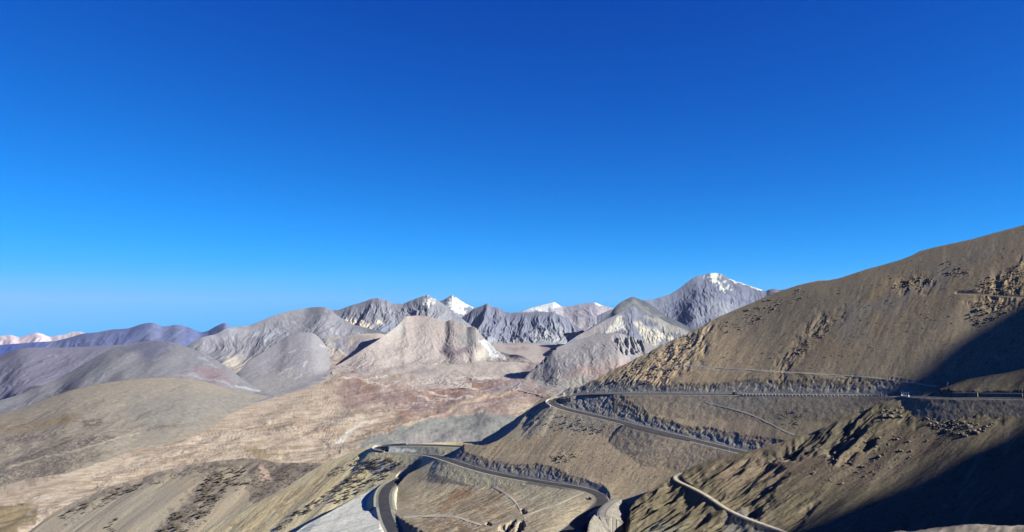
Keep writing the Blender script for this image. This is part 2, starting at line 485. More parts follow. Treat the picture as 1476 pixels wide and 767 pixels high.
# rocky range with the dark summit, left of the snow pyramid
cr = crv([(430, 462), (455, 446), (470, 444), (482, 447), (490, 446), (498, 443), (505, 440.5), (510, 439), (520, 436), (530, 432.5), (536, 430), (545, 429.5), (550, 431), (555, 433), (558, 432.5), (564, 436), (571, 437.5), (582, 437.5), (590, 434), (600, 430), (610, 426.5), (614, 426), (616.5, 424), (620, 427), (628, 431), (634, 434.5), (650, 446), (680, 470)], 1.5)
s = Sheet(430, 680, 440, cr, [(430, 505), (680, 505)], slopeD(cr, 11500, .55), 130, backscale=3, conc=.14)
s.gain = 0.86
relief(s, 61.8, 330, 7, crest=.08, stretch=4)
relief(s, 12.9, 90, 67, crest=.10, stretch=2, octs=4)
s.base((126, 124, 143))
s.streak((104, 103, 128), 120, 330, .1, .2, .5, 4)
s.area([(476, 467), (490, 465), (512, 460), (530, 462), (545, 463), (555, 466), (552, 471), (540, 478), (520, 482), (495, 480), (484, 474)], (198, 180, 176), 2.5, 5, 10)
s.area([(497, 467), (507, 470), (518, 478), (500, 480)], (128, 126, 145), 3, 3)
s.area([(533, 468), (556, 466), (585, 462), (575, 472), (560, 480), (540, 479)], (116, 117, 143), 3, 3)
s.area([(616, 425), (621, 428), (630, 433), (626, 437), (617, 440), (613, 436)], SNOW, 1.5, 4, 6, .85, speck=(2.2, -.1))
relief(s, 11, 50, 90, crest=.2, stretch=5, octs=3)
s.build('rocky_mountain_range', M_FAR, 'rocky grey mountain range with a dark broad summit and pale scree bowl', 'mountain range', (1.035, 1.147, 0.986))

# grey massif with scree fans
cr = crv([(270, 498), (290, 486), (310, 482), (325, 474), (331, 472), (338, 471), (345, 470.5), (352, 469.5), (360, 469), (370, 465), (380, 461), (390, 456.5), (400, 453), (412, 449.5), (425, 446.5), (440, 444.5), (452, 442.5), (462, 442), (470, 443.5), (476, 446), (486, 455), (510, 468), (560, 480)], 5)
s = Sheet(270, 560, 380, cr, [(270, 560), (340, 556), (440, 520), (560, 510)], slopeD(cr, [(270, 8700), (440, 9500), (560, 9200)], .45), 150, backscale=3, conc=.14)
s.gain = 1.05
relief(s, 36.5, 450, 8, crest=.06, stretch=3)
relief(s, 5.6, 80, 68, crest=.05, stretch=2.5, octs=4)
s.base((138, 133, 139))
s.streak((158, 153, 160), 200, 600, .05, .3, .6, 4)
s.area([(355, 482), (372, 476), (400, 470), (412, 478), (395, 488), (370, 490)], (160, 156, 164), 4, 6, 12, .7)
s.area([(330, 515), (345, 513), (372, 512), (395, 502), (390, 508), (365, 522), (345, 532), (330, 534), (318, 528)], (172, 158, 148), 3, 5)
s.stroke([(420, 490), (430, 482), (445, 474), (460, 466)], (162, 158, 164), 1.5, 1.2, 3, 12, .7)
s.stroke([(402, 497), (412, 490), (418, 487)], (178, 174, 178), 1.2, 1, 1)
s.stroke([(335, 548), (358, 535), (352, 531), (362, 540), (358, 545)], (195, 188, 182), 1.4, 1.2, 3, 10, .8)
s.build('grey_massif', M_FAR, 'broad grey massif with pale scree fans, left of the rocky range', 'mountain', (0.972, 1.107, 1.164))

# ridge with the pale cream flank
cr = crv([(790, 505), (815, 496), (830, 488), (842, 478), (855, 470), (870, 460), (880, 452), (886, 443), (893, 436.5), (902, 431.5), (908, 429), (912, 427), (917, 429), (922, 431), (932, 435), (942, 441), (952, 449), (960, 455), (975, 462), (990, 470), (1010, 476), (1060, 490)], 5)
s = Sheet(790, 1060, 440, cr, [(790, 520), (860, 530), (1060, 530)], slopeD(cr, [(790, 8750), (912, 9800), (1060, 9500)], .47), 150, backscale=3, conc=.14)
s.gain = 0.86
relief(s, 53.6, 330, 9, crest=.10, stretch=4, fan=(912, .22))
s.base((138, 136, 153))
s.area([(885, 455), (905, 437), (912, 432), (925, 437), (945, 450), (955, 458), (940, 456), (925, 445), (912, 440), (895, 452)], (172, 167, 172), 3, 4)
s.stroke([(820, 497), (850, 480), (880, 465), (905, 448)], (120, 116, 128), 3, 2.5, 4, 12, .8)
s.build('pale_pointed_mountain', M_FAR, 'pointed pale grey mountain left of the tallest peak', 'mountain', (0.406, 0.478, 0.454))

cr = crv([(805, 505), (813, 497), (820, 492), (833, 483), (850, 474), (868, 464), (885, 455), (900, 446), (908, 441.5), (914, 440.5), (920, 446), (930, 450), (945, 456), (960, 464), (975, 470), (990, 476), (1010, 484), (1060, 500)], 1.5)
s = Sheet(805, 1060, 460, cr, [(805, 515), (860, 530), (1060, 540)], slopeD(cr, [(805, 8300), (912, 9200), (1060, 8800)], .5), 150, backscale=3, conc=.14)
s.gain = 0.86
relief(s, 46.5, 260, 10, crest=.12, stretch=4, fan=(914, .2))
relief(s, 12.9, 60, 60, crest=.12, stretch=3, octs=4)
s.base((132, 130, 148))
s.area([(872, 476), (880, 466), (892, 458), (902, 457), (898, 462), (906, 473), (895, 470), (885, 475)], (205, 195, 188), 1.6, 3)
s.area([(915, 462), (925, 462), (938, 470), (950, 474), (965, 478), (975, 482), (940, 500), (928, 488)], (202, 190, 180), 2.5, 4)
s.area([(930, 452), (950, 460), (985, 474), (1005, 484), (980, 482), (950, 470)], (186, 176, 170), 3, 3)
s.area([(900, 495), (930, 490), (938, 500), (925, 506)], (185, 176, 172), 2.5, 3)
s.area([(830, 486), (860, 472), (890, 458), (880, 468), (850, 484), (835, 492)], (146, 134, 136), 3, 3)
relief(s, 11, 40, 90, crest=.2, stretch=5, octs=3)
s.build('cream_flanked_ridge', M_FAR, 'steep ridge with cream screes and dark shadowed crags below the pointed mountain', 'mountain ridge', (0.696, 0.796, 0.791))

# rounded mauve foothill in front of it
cr = crv([(738, 561), (752, 549), (765, 535), (772, 527), (780, 520), (790, 510), (797, 503), (806, 499), (820, 495), (835, 490), (850, 485), (865, 482), (880, 480), (895, 480), (905, 485), (920, 487), (940, 497), (960, 505), (1010, 520), (1060, 530)], 7)
ft = [(738, 563), (752, 566), (775, 576), (800, 588), (1060, 620)]
s = Sheet(738, 1060, 380, cr, ft, on_valley(slopeD(cr, [(738, 6000), (780, 6350), (850, 6750), (920, 6800), (1060, 6300)], .34), ft, cr), 180, backscale=2)
s.gain = 1.08
relief(s, 25, 420, 11, 'soft', crest=.06)
relief(s, 7.2, 70, 61, crest=.05, foot=.5, stretch=4, octs=4)
s.base((150, 142, 147))
s.area([(640, 560), (700, 556), (745, 548), (770, 540), (790, 535), (770, 552), (740, 560), (700, 566), (640, 570)], (150, 140, 142), 5, 6)
s.area([(740, 560), (790, 545), (840, 532), (900, 520), (920, 530), (840, 560), (790, 566), (750, 575)], (165, 143, 140), 6, 6)
s.area([(840, 525), (850, 516), (900, 508), (915, 515), (880, 530)], (166, 152, 150), 6, 6, alpha=.7)
s.area([(775, 545), (800, 540), (850, 545), (840, 570), (795, 566), (778, 556)], (158, 150, 146), 3, 4)
s.area([(887, 490), (905, 486), (920, 490), (925, 506), (905, 512), (893, 505)], (160, 155, 162), 4, 6, alpha=.8)
mk = s.polymask([(885, 488), (905, 484), (925, 490), (930, 508), (905, 514), (890, 506)], 4, 5)
s.Z = s.Z + 60 * (ridged(s.X / 45, s.Y / 260, 4.4, 4) - .6) * mk
mk = s.polymask([(762, 528), (778, 515), (790, 503), (800, 500), (792, 512), (780, 522), (766, 532)], 2, 3)
s.Z = s.Z + 30 * (ridged(s.X / 40, s.Y / 120, 5.4, 4) - .6) * mk
s.mix(np.ones(s.X.shape, bool), mk * .5, (110, 104, 112))
run_out(s, (168, 146, 138), .2)
s.build('mauve_foothill', M_MID, 'smooth mauve grey foothill behind the brown hillside', 'hill', (1.053, 1.170, 1.135))

# pale hill in the middle
cr = crv([(470, 534), (490, 524), (510, 512), (525, 502), (540, 493), (552, 485), (562, 478), (572, 470), (578, 464), (583, 458), (587, 455), (592, 455.5), (600, 454.5), (612, 455), (622, 457), (630, 459), (642, 464), (648, 461), (655, 462), (662, 465), (668, 467), (673, 471.5), (680, 471), (686, 472), (690, 478), (696, 485), (704, 493), (712, 500), (722, 507), (735, 511), (745, 511), (755, 514), (765, 521), (790, 532)], 2)
ft = [(470, 545), (500, 550), (560, 560), (680, 566), (790, 552)]
s = Sheet(470, 790, 480, cr, ft, on_valley(slopeD(cr, [(470, 6900), (540, 7500), (590, 8300), (650, 8300), (690, 8150), (740, 7900), (790, 7600)], [(470, .25), (540, .33), (592, .5), (690, .48), (790, .42)]), ft, cr, 170), 220, backscale=2, conc=.05)
s.gain = 1.32
relief(s, 17, 340, 12, crest=.12, stretch=2.5)
relief(s, 6, 55, 62, crest=.25, foot=.6, stretch=1.6, octs=5)
s.base((190, 175, 166))
s.streak((168, 152, 146), 90, 200, .08, .25, .5, 4)
s.area([(590, 456), (612, 456), (640, 464), (660, 475), (640, 490), (612, 490), (600, 480)], (188, 172, 162), 6, 8, alpha=.8)
s.area([(664, 480), (672, 474), (684, 472), (694, 484), (690, 495), (672, 500), (660, 492)], (170, 163, 158), 4, 6)
s.area([(630, 503), (650, 498), (668, 502), (672, 509), (655, 513), (636, 512)], (148, 132, 136), 3, 6)
s.area([(691, 486), (697, 492), (704, 500), (712, 507), (718, 513), (728, 514), (716, 515), (708, 515), (702, 507), (696, 496)], (240, 238, 236), 1.8, 2, 8)
s.stroke([(698, 490), (706, 498), (716, 506), (724, 512), (728, 513.5)], (236, 233, 230), 1.2, 1, 2, 8)
s.area([(680, 500), (700, 503), (712, 514), (690, 514)], (205, 195, 180), 4, 4)
s.area([(560, 478), (575, 468), (590, 462), (590, 475), (575, 482)], (198, 190, 180), 4, 6)
s.area([(600, 525), (640, 535), (690, 545), (690, 552), (620, 548), (570, 540)], (172, 158, 154), 6, 8, alpha=.7)
s.area([(720, 522), (745, 516), (765, 522), (770, 530), (745, 534), (722, 530)], (160, 138, 135), 3, 6)
s.area([(735, 505), (760, 512), (780, 520), (770, 524), (745, 512)], (178, 164, 158), 4, 6)
for k in range(7):
    x, y = rng.uniform(560, 690), rng.uniform(476, 530)
    s.stroke([(x, y), (x + rng.uniform(-9, 9), y + 9), (x + rng.uniform(-14, 14), y + 19)], (148, 138, 132), .7, .8, 4, 8, .6, seed=k)
run_out(s, (190, 175, 166), .34)
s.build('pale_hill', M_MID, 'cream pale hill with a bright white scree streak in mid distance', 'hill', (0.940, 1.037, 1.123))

# hill saddle below the bowl, between the mound and the pale hill
cr = crv([(440, 500), (470, 486), (500, 484), (520, 481), (545, 480), (560, 483), (575, 490), (600, 500), (640, 520), (680, 545)], 5)
ft = [(440, 562), (520, 562), (600, 566), (680, 562)]
s = Sheet(440, 680, 320, cr, ft, on_valley(slopeD(cr, 8600, .30), ft, cr), 140, backscale=2)
s.gain = 1.12
relief(s, 19.7, 300, 13, crest=.1, stretch=2.5, foot=.5)
relief(s, 6.4, 60, 63, crest=.2, foot=.6, stretch=2, octs=4)
s.base((186, 172, 162))
s.area([(480, 487), (495, 486), (510, 500), (540, 520), (560, 530), (545, 530), (510, 515), (480, 505), (470, 495)], (148, 143, 152), 4, 6)
s.area([(500, 490), (525, 492), (545, 505), (560, 518), (540, 520), (515, 505)], (158, 146, 148), 5, 8)
s.area([(456, 488), (476, 486), (482, 495), (478, 505), (460, 497)], (188, 180, 172), 3, 4)
s.streak((158, 140, 136), 60, 170, .1, .25, .55, 14)
s.area([(470, 525), (500, 518), (525, 530), (515, 545), (490, 545)], (168, 142, 132), 4, 6)
run_out(s, (178, 158, 148), .3)
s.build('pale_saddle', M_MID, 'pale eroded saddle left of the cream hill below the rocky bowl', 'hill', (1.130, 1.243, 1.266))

# grey mound
cr = crv([(290, 590), (310, 575), (330, 552), (345, 535), (358, 522), (372, 512), (390, 500), (405, 491), (415, 484), (428, 480), (440, 479), (452, 480), (462, 488), (470, 499), (474, 508), (477, 524), (480, 545)], 6)
ft = [(290, 606), (330, 596), (380, 588), (420, 578), (440, 572), (460, 562), (474, 552), (480, 547)]
s = Sheet(290, 480, 260, cr, ft, on_valley(slopeD(cr, [(290, 6000), (320, 6250), (410, 7150), (480, 7350)], .40), ft, cr), 150, backscale=2)
s.gain = 1.08
relief(s, 3.0, 330, 14, crest=.08, stretch=2.5)
relief(s, 2.8, 60, 64, crest=.1, foot=.6, stretch=3, octs=4)
s.base((130, 127, 133))
s.area([(400, 530), (430, 535), (450, 545), (420, 562), (370, 572), (350, 560)], (146, 142, 142), 10, 8)
for p in ([(402, 538), (414, 533), (422, 531)], [(436, 527), (442, 521)], [(414, 508), (425, 504)], [(462, 497), (468, 499)], [(425, 546), (436, 541)]):
    s.stroke(p, (172, 166, 166), 1.2, 1, 2, 8, .7)
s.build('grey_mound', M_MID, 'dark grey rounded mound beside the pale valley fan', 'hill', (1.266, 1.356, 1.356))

# low hills on the left
cr = crv([(-260, 545), (-80, 532), (0, 513), (12, 508), (25, 503), (40, 501), (80, 501), (120, 500), (170, 497), (230, 500), (300, 512)], 10)
s = Sheet(-260, 300, 360, cr, [(-260, 660), (0, 606), (100, 575), (300, 540)], slopeD(cr, 8200, .30), 160, backscale=2, conc=-.04)
s.gain = 1.08
relief(s, 32.2, 700, 15, 'soft', crest=.05)
relief(s, 9.3, 150, 65, crest=.05, foot=.6, stretch=3, octs=4)
s.base((141, 135, 142))
s.area([(-260, 560), (0, 545), (60, 545), (40, 580), (0, 600), (-260, 640)], (150, 142, 148), 12, 10)
for p in ([(18, 553), (24, 546), (30, 552)], [(5, 560), (14, 558)], [(70, 513), (80, 512)]):
    s.stroke(p, (178, 172, 178), 2, 2, 2, 8, .6)
s.area([(-260, 590), (0, 572), (25, 567), (60, 575), (40, 585), (0, 597), (-260, 640)], (104, 97, 106), 4, 2.5, 12, .95, speck=(3.2, -.12))
s.streak((98, 92, 100), 60, 120, .15, .2, .6, 7, where=s.polymask([(-260, 585), (0, 568), (40, 562), (70, 572), (0, 600), (-260, 650)], 6))
s.stroke([(33, 566), (45, 561), (55, 558)], (95, 88, 95), 1.6, 1.2, 1)
s.build('grey_rounded_hill', M_MID, 'grey rounded hill furthest left below the dark ridge', 'hill', (0.831, 0.927, 1.119))

cr = crv([(-260, 640), (-60, 598), (0, 577), (40, 565), (60, 555), (80, 548), (100, 537), (120, 525), (145, 511), (160, 504), (180, 497), (200, 493), (218, 491), (235, 491.5), (250, 494), (270, 500), (290, 508), (310, 518), (330, 530), (345, 543), (358, 552), (380, 566), (400, 573), (430, 577)], 11)
s = Sheet(-260, 430, 440, cr, [(-260, 690), (0, 640), (150, 590), (400, 580), (430, 580)], slopeD(cr, [(-260, 4200), (60, 5300), (200, 5900), (260, 5900), (430, 5300)], .30), 170, backscale=2, conc=-.06)
s.gain = 1.08
relief(s, 21.4, 560, 16, 'soft', crest=.05)
relief(s, 3.6, 110, 66, crest=.05, foot=.6, stretch=3, octs=4)
s.base((147, 139, 137))
s.area([(180, 497), (218, 490), (260, 498), (240, 510), (200, 515), (150, 520)], (124, 119, 131), 8, 8)
s.area([(100, 540), (160, 510), (200, 520), (220, 540), (150, 550), (90, 565)], (150, 143, 139), 10, 8)
s.area([(274, 536), (290, 529), (312, 534), (330, 546), (335, 558), (310, 552), (290, 545)], (150, 120, 120), 9, 5, 22, .75)
s.area([(238, 541), (260, 540), (275, 545), (265, 549), (245, 547)], (148, 127, 128), 6, 4, alpha=.6)
s.stroke([(258, 542), (280, 541), (300, 545), (318, 550), (340, 558)], (168, 160, 158), 1.2, 1.2, 2, 10, .8)
for p in ([(286, 515), (300, 519)], [(294, 511), (302, 514)], [(304, 527), (312, 530)]):
    s.stroke(p, (178, 172, 176), 1.2, 1, 2, 8, .7)
s.stroke([(340, 556), (362, 562), (385, 566), (400, 570)], (190, 180, 170), 1.2, 1, 1, 8, .9)
s.area([(60, 575), (80, 562), (92, 555), (101, 558), (95, 565), (75, 573), (60, 580)], (108, 100, 105), 4, 2.5, 12, .95, speck=(3.2, -.12))
s.build('beige_dome_hill', M_MID, 'large smooth beige grey dome hill with a small red patch', 'hill', (0.802, 0.938, 1.096))

cr = crv([(-260, 660), (-60, 612), (0, 597), (25, 590), (50, 581), (75, 572), (100, 563), (125, 557), (150, 552), (180, 548), (210, 545), (240, 544), (270, 545), (300, 551), (330, 560), (360, 566), (385, 571), (410, 574), (440, 580)], 11)
s = Sheet(-260, 440, 460, cr, [(-260, 800), (0, 725), (100, 690), (200, 655), (330, 612), (440, 592)], slopeD(cr, [(-260, 3300), (0, 3900), (200, 4500), (400, 5250), (440, 5400)], [(0, .115), (200, .22), (330, .17), (440, .12)]), 190, backscale=1.5)
s.gain = 1.12
relief(s, 12.9, 420, 17, 'soft', crest=.05)
relief(s, 3.2, 60, 67, crest=.05, foot=.6, stretch=3, octs=4)
s.base((163, 152, 140))
s.area([(200, 560), (300, 555), (400, 572), (400, 585), (330, 600), (230, 625), (170, 600)], (154, 147, 141), 18, 10)
s.area([(-260, 640), (0, 606), (60, 600), (110, 605), (70, 618), (0, 632), (-260, 680)], (160, 143, 122), 6, 8, alpha=.8)
s.area([(65, 605), (90, 597), (112, 597), (108, 604), (80, 610)], (156, 134, 108), 4, 6, alpha=.8)
s.area([(113, 603), (135, 602), (150, 606), (140, 613), (120, 618)], (116, 103, 98), 4, 2.5, 12, .95, speck=(3.2, -.12))
s.area([(5, 632), (30, 624), (60, 626), (68, 632), (40, 638), (10, 637)], (122, 108, 106), 4, 2.5, 12, .95, speck=(3.2, -.12))
s.area([(-260, 720), (0, 668), (40, 655), (75, 640), (100, 632), (112, 634), (95, 650), (60, 662), (0, 674), (-260, 740)], (124, 114, 106), 4, 2.5, 12, .95, speck=(3.2, -.12))
s.area([(112, 637), (125, 631), (150, 630), (172, 632), (150, 640), (115, 648), (95, 652)], (108, 96, 96), 4, 2.5, 12, .95, speck=(3.2, -.12))
s.area([(-260, 740), (0, 676), (60, 662), (110, 652), (135, 650), (160, 652), (130, 668), (90, 685), (40, 705), (0, 718), (-260, 800)], (120, 110, 105), 4, 2.5, 12, .95, speck=(3.2, -.12))
w = s.polymask([(-260, 740), (0, 676), (60, 662), (130, 650), (165, 650), (90, 688), (0, 720), (-260, 800)], 6)
s.streak((160, 148, 132), 14, 14, .12, .12, .8, 7, where=w)
w = s.polymask([(0, 610), (110, 595), (200, 620), (120, 650), (0, 668)], 10)
s.streak((112, 102, 94), 14, 20, .24, .1, .8, 9, where=w)
s.area([(210, 620), (225, 615), (250, 611), (262, 613), (240, 618), (215, 623)], (112, 101, 96), 4, 2.5, 12, .95, speck=(3.2, -.12))
s.stroke([(-20, 676), (0, 673.5), (35, 667), (60, 661), (95, 652), (130, 645), (160, 636), (200, 625)], (182, 171, 154), 1.2, 1, 2, 14)
s.stroke([(196, 606), (205, 598), (218, 592)], (112, 101, 96), .9, .8, 1, 8, .7)
for p in ([(278, 608), (284, 598), (288, 590)], [(322, 583), (330, 594)], [(160, 625), (185, 620), (215, 612)], [(20, 660), (60, 650), (110, 630)]):
    s.stroke(p, (132, 124, 118), .8, .8, 2, 10, .6)
s.build('tan_slope', M_MID, 'tan lower slope with dark scrub bands and a thin pale track on the left', 'hill', (0.794, 0.848, 0.853))

# ------------------------------------------------------------------ valley floor
cr = crv([(-260, 800), (0, 716), (50, 700), (100, 680), (150, 655), (200, 638), (270, 610), (330, 592), (400, 572), (440, 556), (465, 540), (480, 515), (500, 505), (560, 498), (640, 497), (760, 494), (860, 500), (1000, 520)], 4)
s = Sheet(-260, 1000, 1000, cr, [(-260, 900), (1000, 900)], valleyD, 330, back=((150, .06), (900, .1)))
s.gain = 1.22
fade = smooth(0, .12, 1 - s.V) * .9 + .1
s.Z += 26 * fbm(s.X / 420, s.Y / 700, 2.2, 4) * fade
w = fbm(s.X / 260, s.Y / 260, 8.2, 3)
s.Z += 8 * (ridged(s.X / 120 + .9 * w, s.Y / 75 + .9 * w, 3.2, 5, .6) - .6) * fade
s.base((201, 181, 159))
s.streak((155, 130, 108), 95, 34, .03, .2, .7, 21, ang=.5)
s.streak((176, 152, 130), 300, 110, .04, .25, .6, 22, ang=.4)
s.streak((212, 196, 178), 140, 50, .10, .2, .5, 23, ang=.6)
# mauve and red earth further up the valley
s.area([(480, 560), (520, 545), (600, 540), (700, 545), (760, 545), (800, 560), (780, 590), (700, 600), (650, 592), (600, 605), (540, 605), (560, 585), (500, 580)], (163, 137, 127), 10, 14, 30, .95)
s.area([(560, 600), (600, 570), (640, 548), (700, 545), (730, 552), (690, 570), (660, 582), (610, 595), (580, 608)], (156, 121, 107), 8, 10, 20, .95)
s.area([(560, 590), (600, 578), (655, 575), (690, 570), (680, 580), (640, 586), (600, 596)], (146, 128, 124), 5, 8, 20, .8)
s.area([(484, 540), (500, 528), (520, 524), (526, 532), (510, 540), (490, 545)], (154, 121, 107), 3, 6, 12)
s.area([(510, 548), (525, 542), (545, 560), (548, 578), (535, 572), (520, 562)], (158, 127, 112), 4, 7, 12)
s.area([(690, 545), (760, 540), (790, 535), (790, 545), (740, 562), (700, 566)], (160, 132, 128), 6, 8)
s.area([(700, 560), (745, 548), (765, 552), (735, 560), (705, 572)], (152, 144, 146), 4, 5, alpha=.8)
s.area([(460, 530), (478, 515), (500, 518), (560, 520), (600, 530), (640, 548), (580, 545), (540, 540), (500, 525), (470, 545), (455, 550)], (190, 174, 162), 6, 9, alpha=.85)
s.streak((196, 178, 165), 160, 36, .12, .16, .8, 25, ang=.9, where=s.polymask([(480, 560), (520, 540), (640, 545), (760, 545), (800, 570), (700, 600), (560, 600)], 12))
for p, wd in (([(600, 562), (612, 564), (622, 566)], 1.0), ([(617, 563), (630, 568), (646, 571)], 1.2), ([(672, 557), (690, 561)], 1.2),
              ([(655, 544), (680, 545.5), (700, 543), (718, 541.5)], 1.3), ([(688, 546), (705, 543)], 1.4), ([(600, 574), (640, 575), (690, 572)], .7),
              ([(480, 538), (495, 525), (512, 521), (524, 526), (526, 535), (515, 540), (500, 546)], 1.0),
              ([(510, 545), (540, 552), (552, 556), (560, 557)], .9), ([(470, 545), (490, 548), (512, 545)], 1.0)):
    s.stroke(p, (220, 208, 196), wd, .8, 2, 8, .9)
for k in range(16):
    x, y = 520 + k * 7 + rng.uniform(-6, 6), 520 + rng.uniform(0, 30)
    s.stroke([(x, y), (x + 14, y + 8), (x + 27, y + 13)], (206, 190, 178), .7, .7, 3, 9, .7, seed=k)
s.stroke([(640, 552), (690, 552), (720, 560), (700, 575), (675, 571)], (118, 104, 100), .7, .6, 4, 14, .6)
x_, y_ = s.X / 46, s.Y / 60
w = fbm(x_ * .4, y_ * .4, 14.5, 2)
k = smooth(.74, .9, ridged(x_ + 1.6 * w, y_ + 1.6 * w, 15.5, 2)) * smooth(-.1, .25, fbm(s.X / 380, s.Y / 420, 16.5, 3)) * .8
s.mix(np.ones(s.X.shape, bool), k * s.polymask([(-260, 900), (0, 716), (150, 655), (330, 595), (470, 550), (560, 580), (600, 600), (520, 640), (400, 660), (0, 900)], 14), (132, 108, 88))
s.area([(690, 498), (760, 494), (830, 498), (830, 530), (770, 545), (720, 535), (700, 515)], (160, 144, 145), 6, 8)
s.area([(730, 520), (775, 512), (800, 520), (770, 536), (735, 535)], (160, 135, 131), 5, 8)
for p in ([(720, 500), (760, 498), (800, 500)], [(745, 508), (770, 507), (790, 510)], [(758, 521), (780, 518)]):
    s.stroke(p, (190, 178, 170), 1.3, 1, 2, 10, .8)
s.area([(470, 512), (500, 503), (560, 500), (640, 500), (780, 500), (785, 522), (760, 536), (720, 545), (680, 549), (620, 546), (570, 535), (530, 524), (500, 520)], (192, 178, 169), 6, 9, 20, .9)
s.area([(560, 526), (600, 528), (640, 535), (660, 545), (620, 546), (580, 540)], (166, 154, 152), 5, 8, 14, .6)
for k in range(14):
    x, y = rng.uniform(540, 720), rng.uniform(506, 536)
    s.stroke([(x, y), (x + rng.uniform(-7, 10), y + 6), (x + rng.uniform(-10, 18), y + 12)], (160, 146, 140), .8, .8, 4, 8, .6, seed=k)
# stream bed and the far side track
s.area([(483, 635), (495, 626), (508, 617), (517, 613), (521, 617), (512, 622), (500, 630), (494, 638), (484, 640)], (226, 216, 198), 1.4, 2, 8)
s.stroke([(517, 614), (525, 609), (535, 607), (545, 604)], (214, 200, 182), 1.2, .9, 2)
s.stroke([(530, 640), (570, 621), (610, 604), (650, 588), (690, 575), (730, 566), (790, 552)], (208, 184, 160), 2.4, 1.6, 3, 20, .8)
s.stroke([(560, 622), (600, 605), (650, 584), (700, 570), (745, 558)], (146, 118, 100), 1.0, .8, 2, 16, .7)
for k in range(5):
    s.stroke([(500 + 12 * k, 640 - 2 * k), (540 + 16 * k, 622 - 5 * k), (580 + 18 * k, 606 - 7 * k)], (150, 124, 104), .9, .8, 5, 20, .55, seed=k)
# flat grey bench behind the brown hillside
s.area([(520, 644), (545, 630), (575, 618), (600, 610), (650, 593), (690, 597), (745, 602), (790, 600), (800, 660), (520, 670)], (152, 149, 142), 2.2, 3, 14)
s.area([(590, 628), (650, 618), (700, 640), (650, 650), (580, 648)], (162, 155, 150), 8, 6)
s.stroke([(620, 632), (622, 620), (648, 617), (656, 624), (664, 631)], (130, 123, 120), .7, .6, 1, 8, .7)
s.area([(770, 545), (800, 540), (840, 556), (815, 570), (790, 565), (778, 560)], (157, 149, 145), 3, 3)
# brown-green fringe and scrub on the near edge of the fan
s.area([(-50, 735), (0, 722), (40, 730), (50, 750), (30, 765), (-50, 790)], (150, 132, 104), 5, 8)
s.area([(350, 652), (375, 648), (405, 655), (420, 662), (380, 664)], (150, 132, 98), 4, 6, alpha=.7)
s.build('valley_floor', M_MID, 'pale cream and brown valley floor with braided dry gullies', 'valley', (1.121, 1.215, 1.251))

# ground sheet out to the horizon, below everything
n = 40
gx = np.linspace(-22000, 22000, n)
gX, gY = np.meshgrid(gx, np.linspace(-12000, 25000, n))
o = mesh_np('ground', np.stack([gX, gY, -1500 + 60 * fbm(gX / 9000, gY / 9000, 1.1)], -1).reshape(-1, 3), grid_quads(n, n), M_MID,
            np.tile(lin((160, 145, 130)) / 2.3, (n * n, 1)))
tag(o, 'low dry plain stretching to the horizon beneath the hills', 'ground', kind='structure')
# ------------------------------------------------------------------ near slopes
TH = math.radians(42)
def ray_u(px, py):
    x, y, z = place(px, py, 1.0)
    return x
def planeD(c, s, th, px, py):
    return c / (s * (math.cos(th) + ray_u(px, py) * math.sin(th)) - slope_t(py))
def hillD(px, py):
    px, py = np.asarray(px, F), np.asarray(py, F)
    k = 1 - .13 * smooth(690, 800, py) * (.25 + .75 * smooth(900, 780, px)) * 1.6
    return planeD(324, .577, TH, px, py) * k
def spurD(px, py):
    return planeD(332, .577, TH, np.asarray(px, F), np.asarray(py, F))
def lowspurD(px, py):
    return planeD(470, .50, math.radians(30), np.asarray(px, F), np.asarray(py, F))
NCREST = [(405, 785), (415, 775), (440, 757), (470, 741), (500, 724), (520, 712.5), (535, 704), (548, 699.5), (560, 695.5), (575, 689.5), (592, 681), (610, 672), (625, 664), (634, 659), (642, 655), (650, 650), (660, 644.5), (668, 640), (685, 634), (700, 625), (735, 605), (752, 595), (766, 587), (774, 579), (783, 572.5), (795, 570), (803, 568.5), (809, 565), (816, 559), (822, 556.5), (835, 555), (850, 549.5), (860, 546), (880, 535), (900, 524.5), (930, 510), (960, 494.5), (985, 483), (1010, 470.5), (1035, 457), (1060, 446.5), (1085, 436), (1110, 424.5), (1132, 417), (1150, 411), (1165, 407.5), (1180, 404.5), (1195, 404), (1210, 401), (1230, 394.5), (1250, 388), (1276, 381), (1300, 374), (1315, 368), (1326, 362), (1345, 357), (1370, 351.5), (1400, 345), (1420, 339.5), (1440, 334), (1460, 329), (1476, 324.5), (1600, 288), (1720, 262)]
SCREST = [(885, 830), (893, 800), (900, 772), (903, 748), (908, 732), (915, 723), (930, 712), (945, 703), (957, 694), (966, 688.5), (985, 680), (1000, 672), (1020, 664.5), (1045, 658), (1075, 651), (1095, 646), (1115, 640), (1140, 632), (1160, 625), (1180, 618), (1200, 610), (1220, 601), (1240, 592), (1262, 583), (1280, 577.5), (1300, 573), (1325, 568), (1348, 561), (1370, 553), (1395, 545), (1420, 541), (1450, 537), (1476, 530), (1600, 505), (1720, 490)]
def frontD(px, py):
    px, py = np.asarray(px, F), np.asarray(py, F)
    kc = itp([(885, .925), (905, .925), (930, .93), (966, .945), (1115, .968), (1240, .985), (1290, .988), (1476, .978), (1720, .97)], px)
    kb = itp([(885, .88), (1000, .875), (1115, .885), (1476, .90), (1720, .92)], px)
    t = np.clip((py - itp(SCREST, px)) / (800 - itp(SCREST, px)), 0, 1)
    return planeD(324, .577, TH, px, py) * (kb + (kc - kb) * (1 - t) ** 1.0)

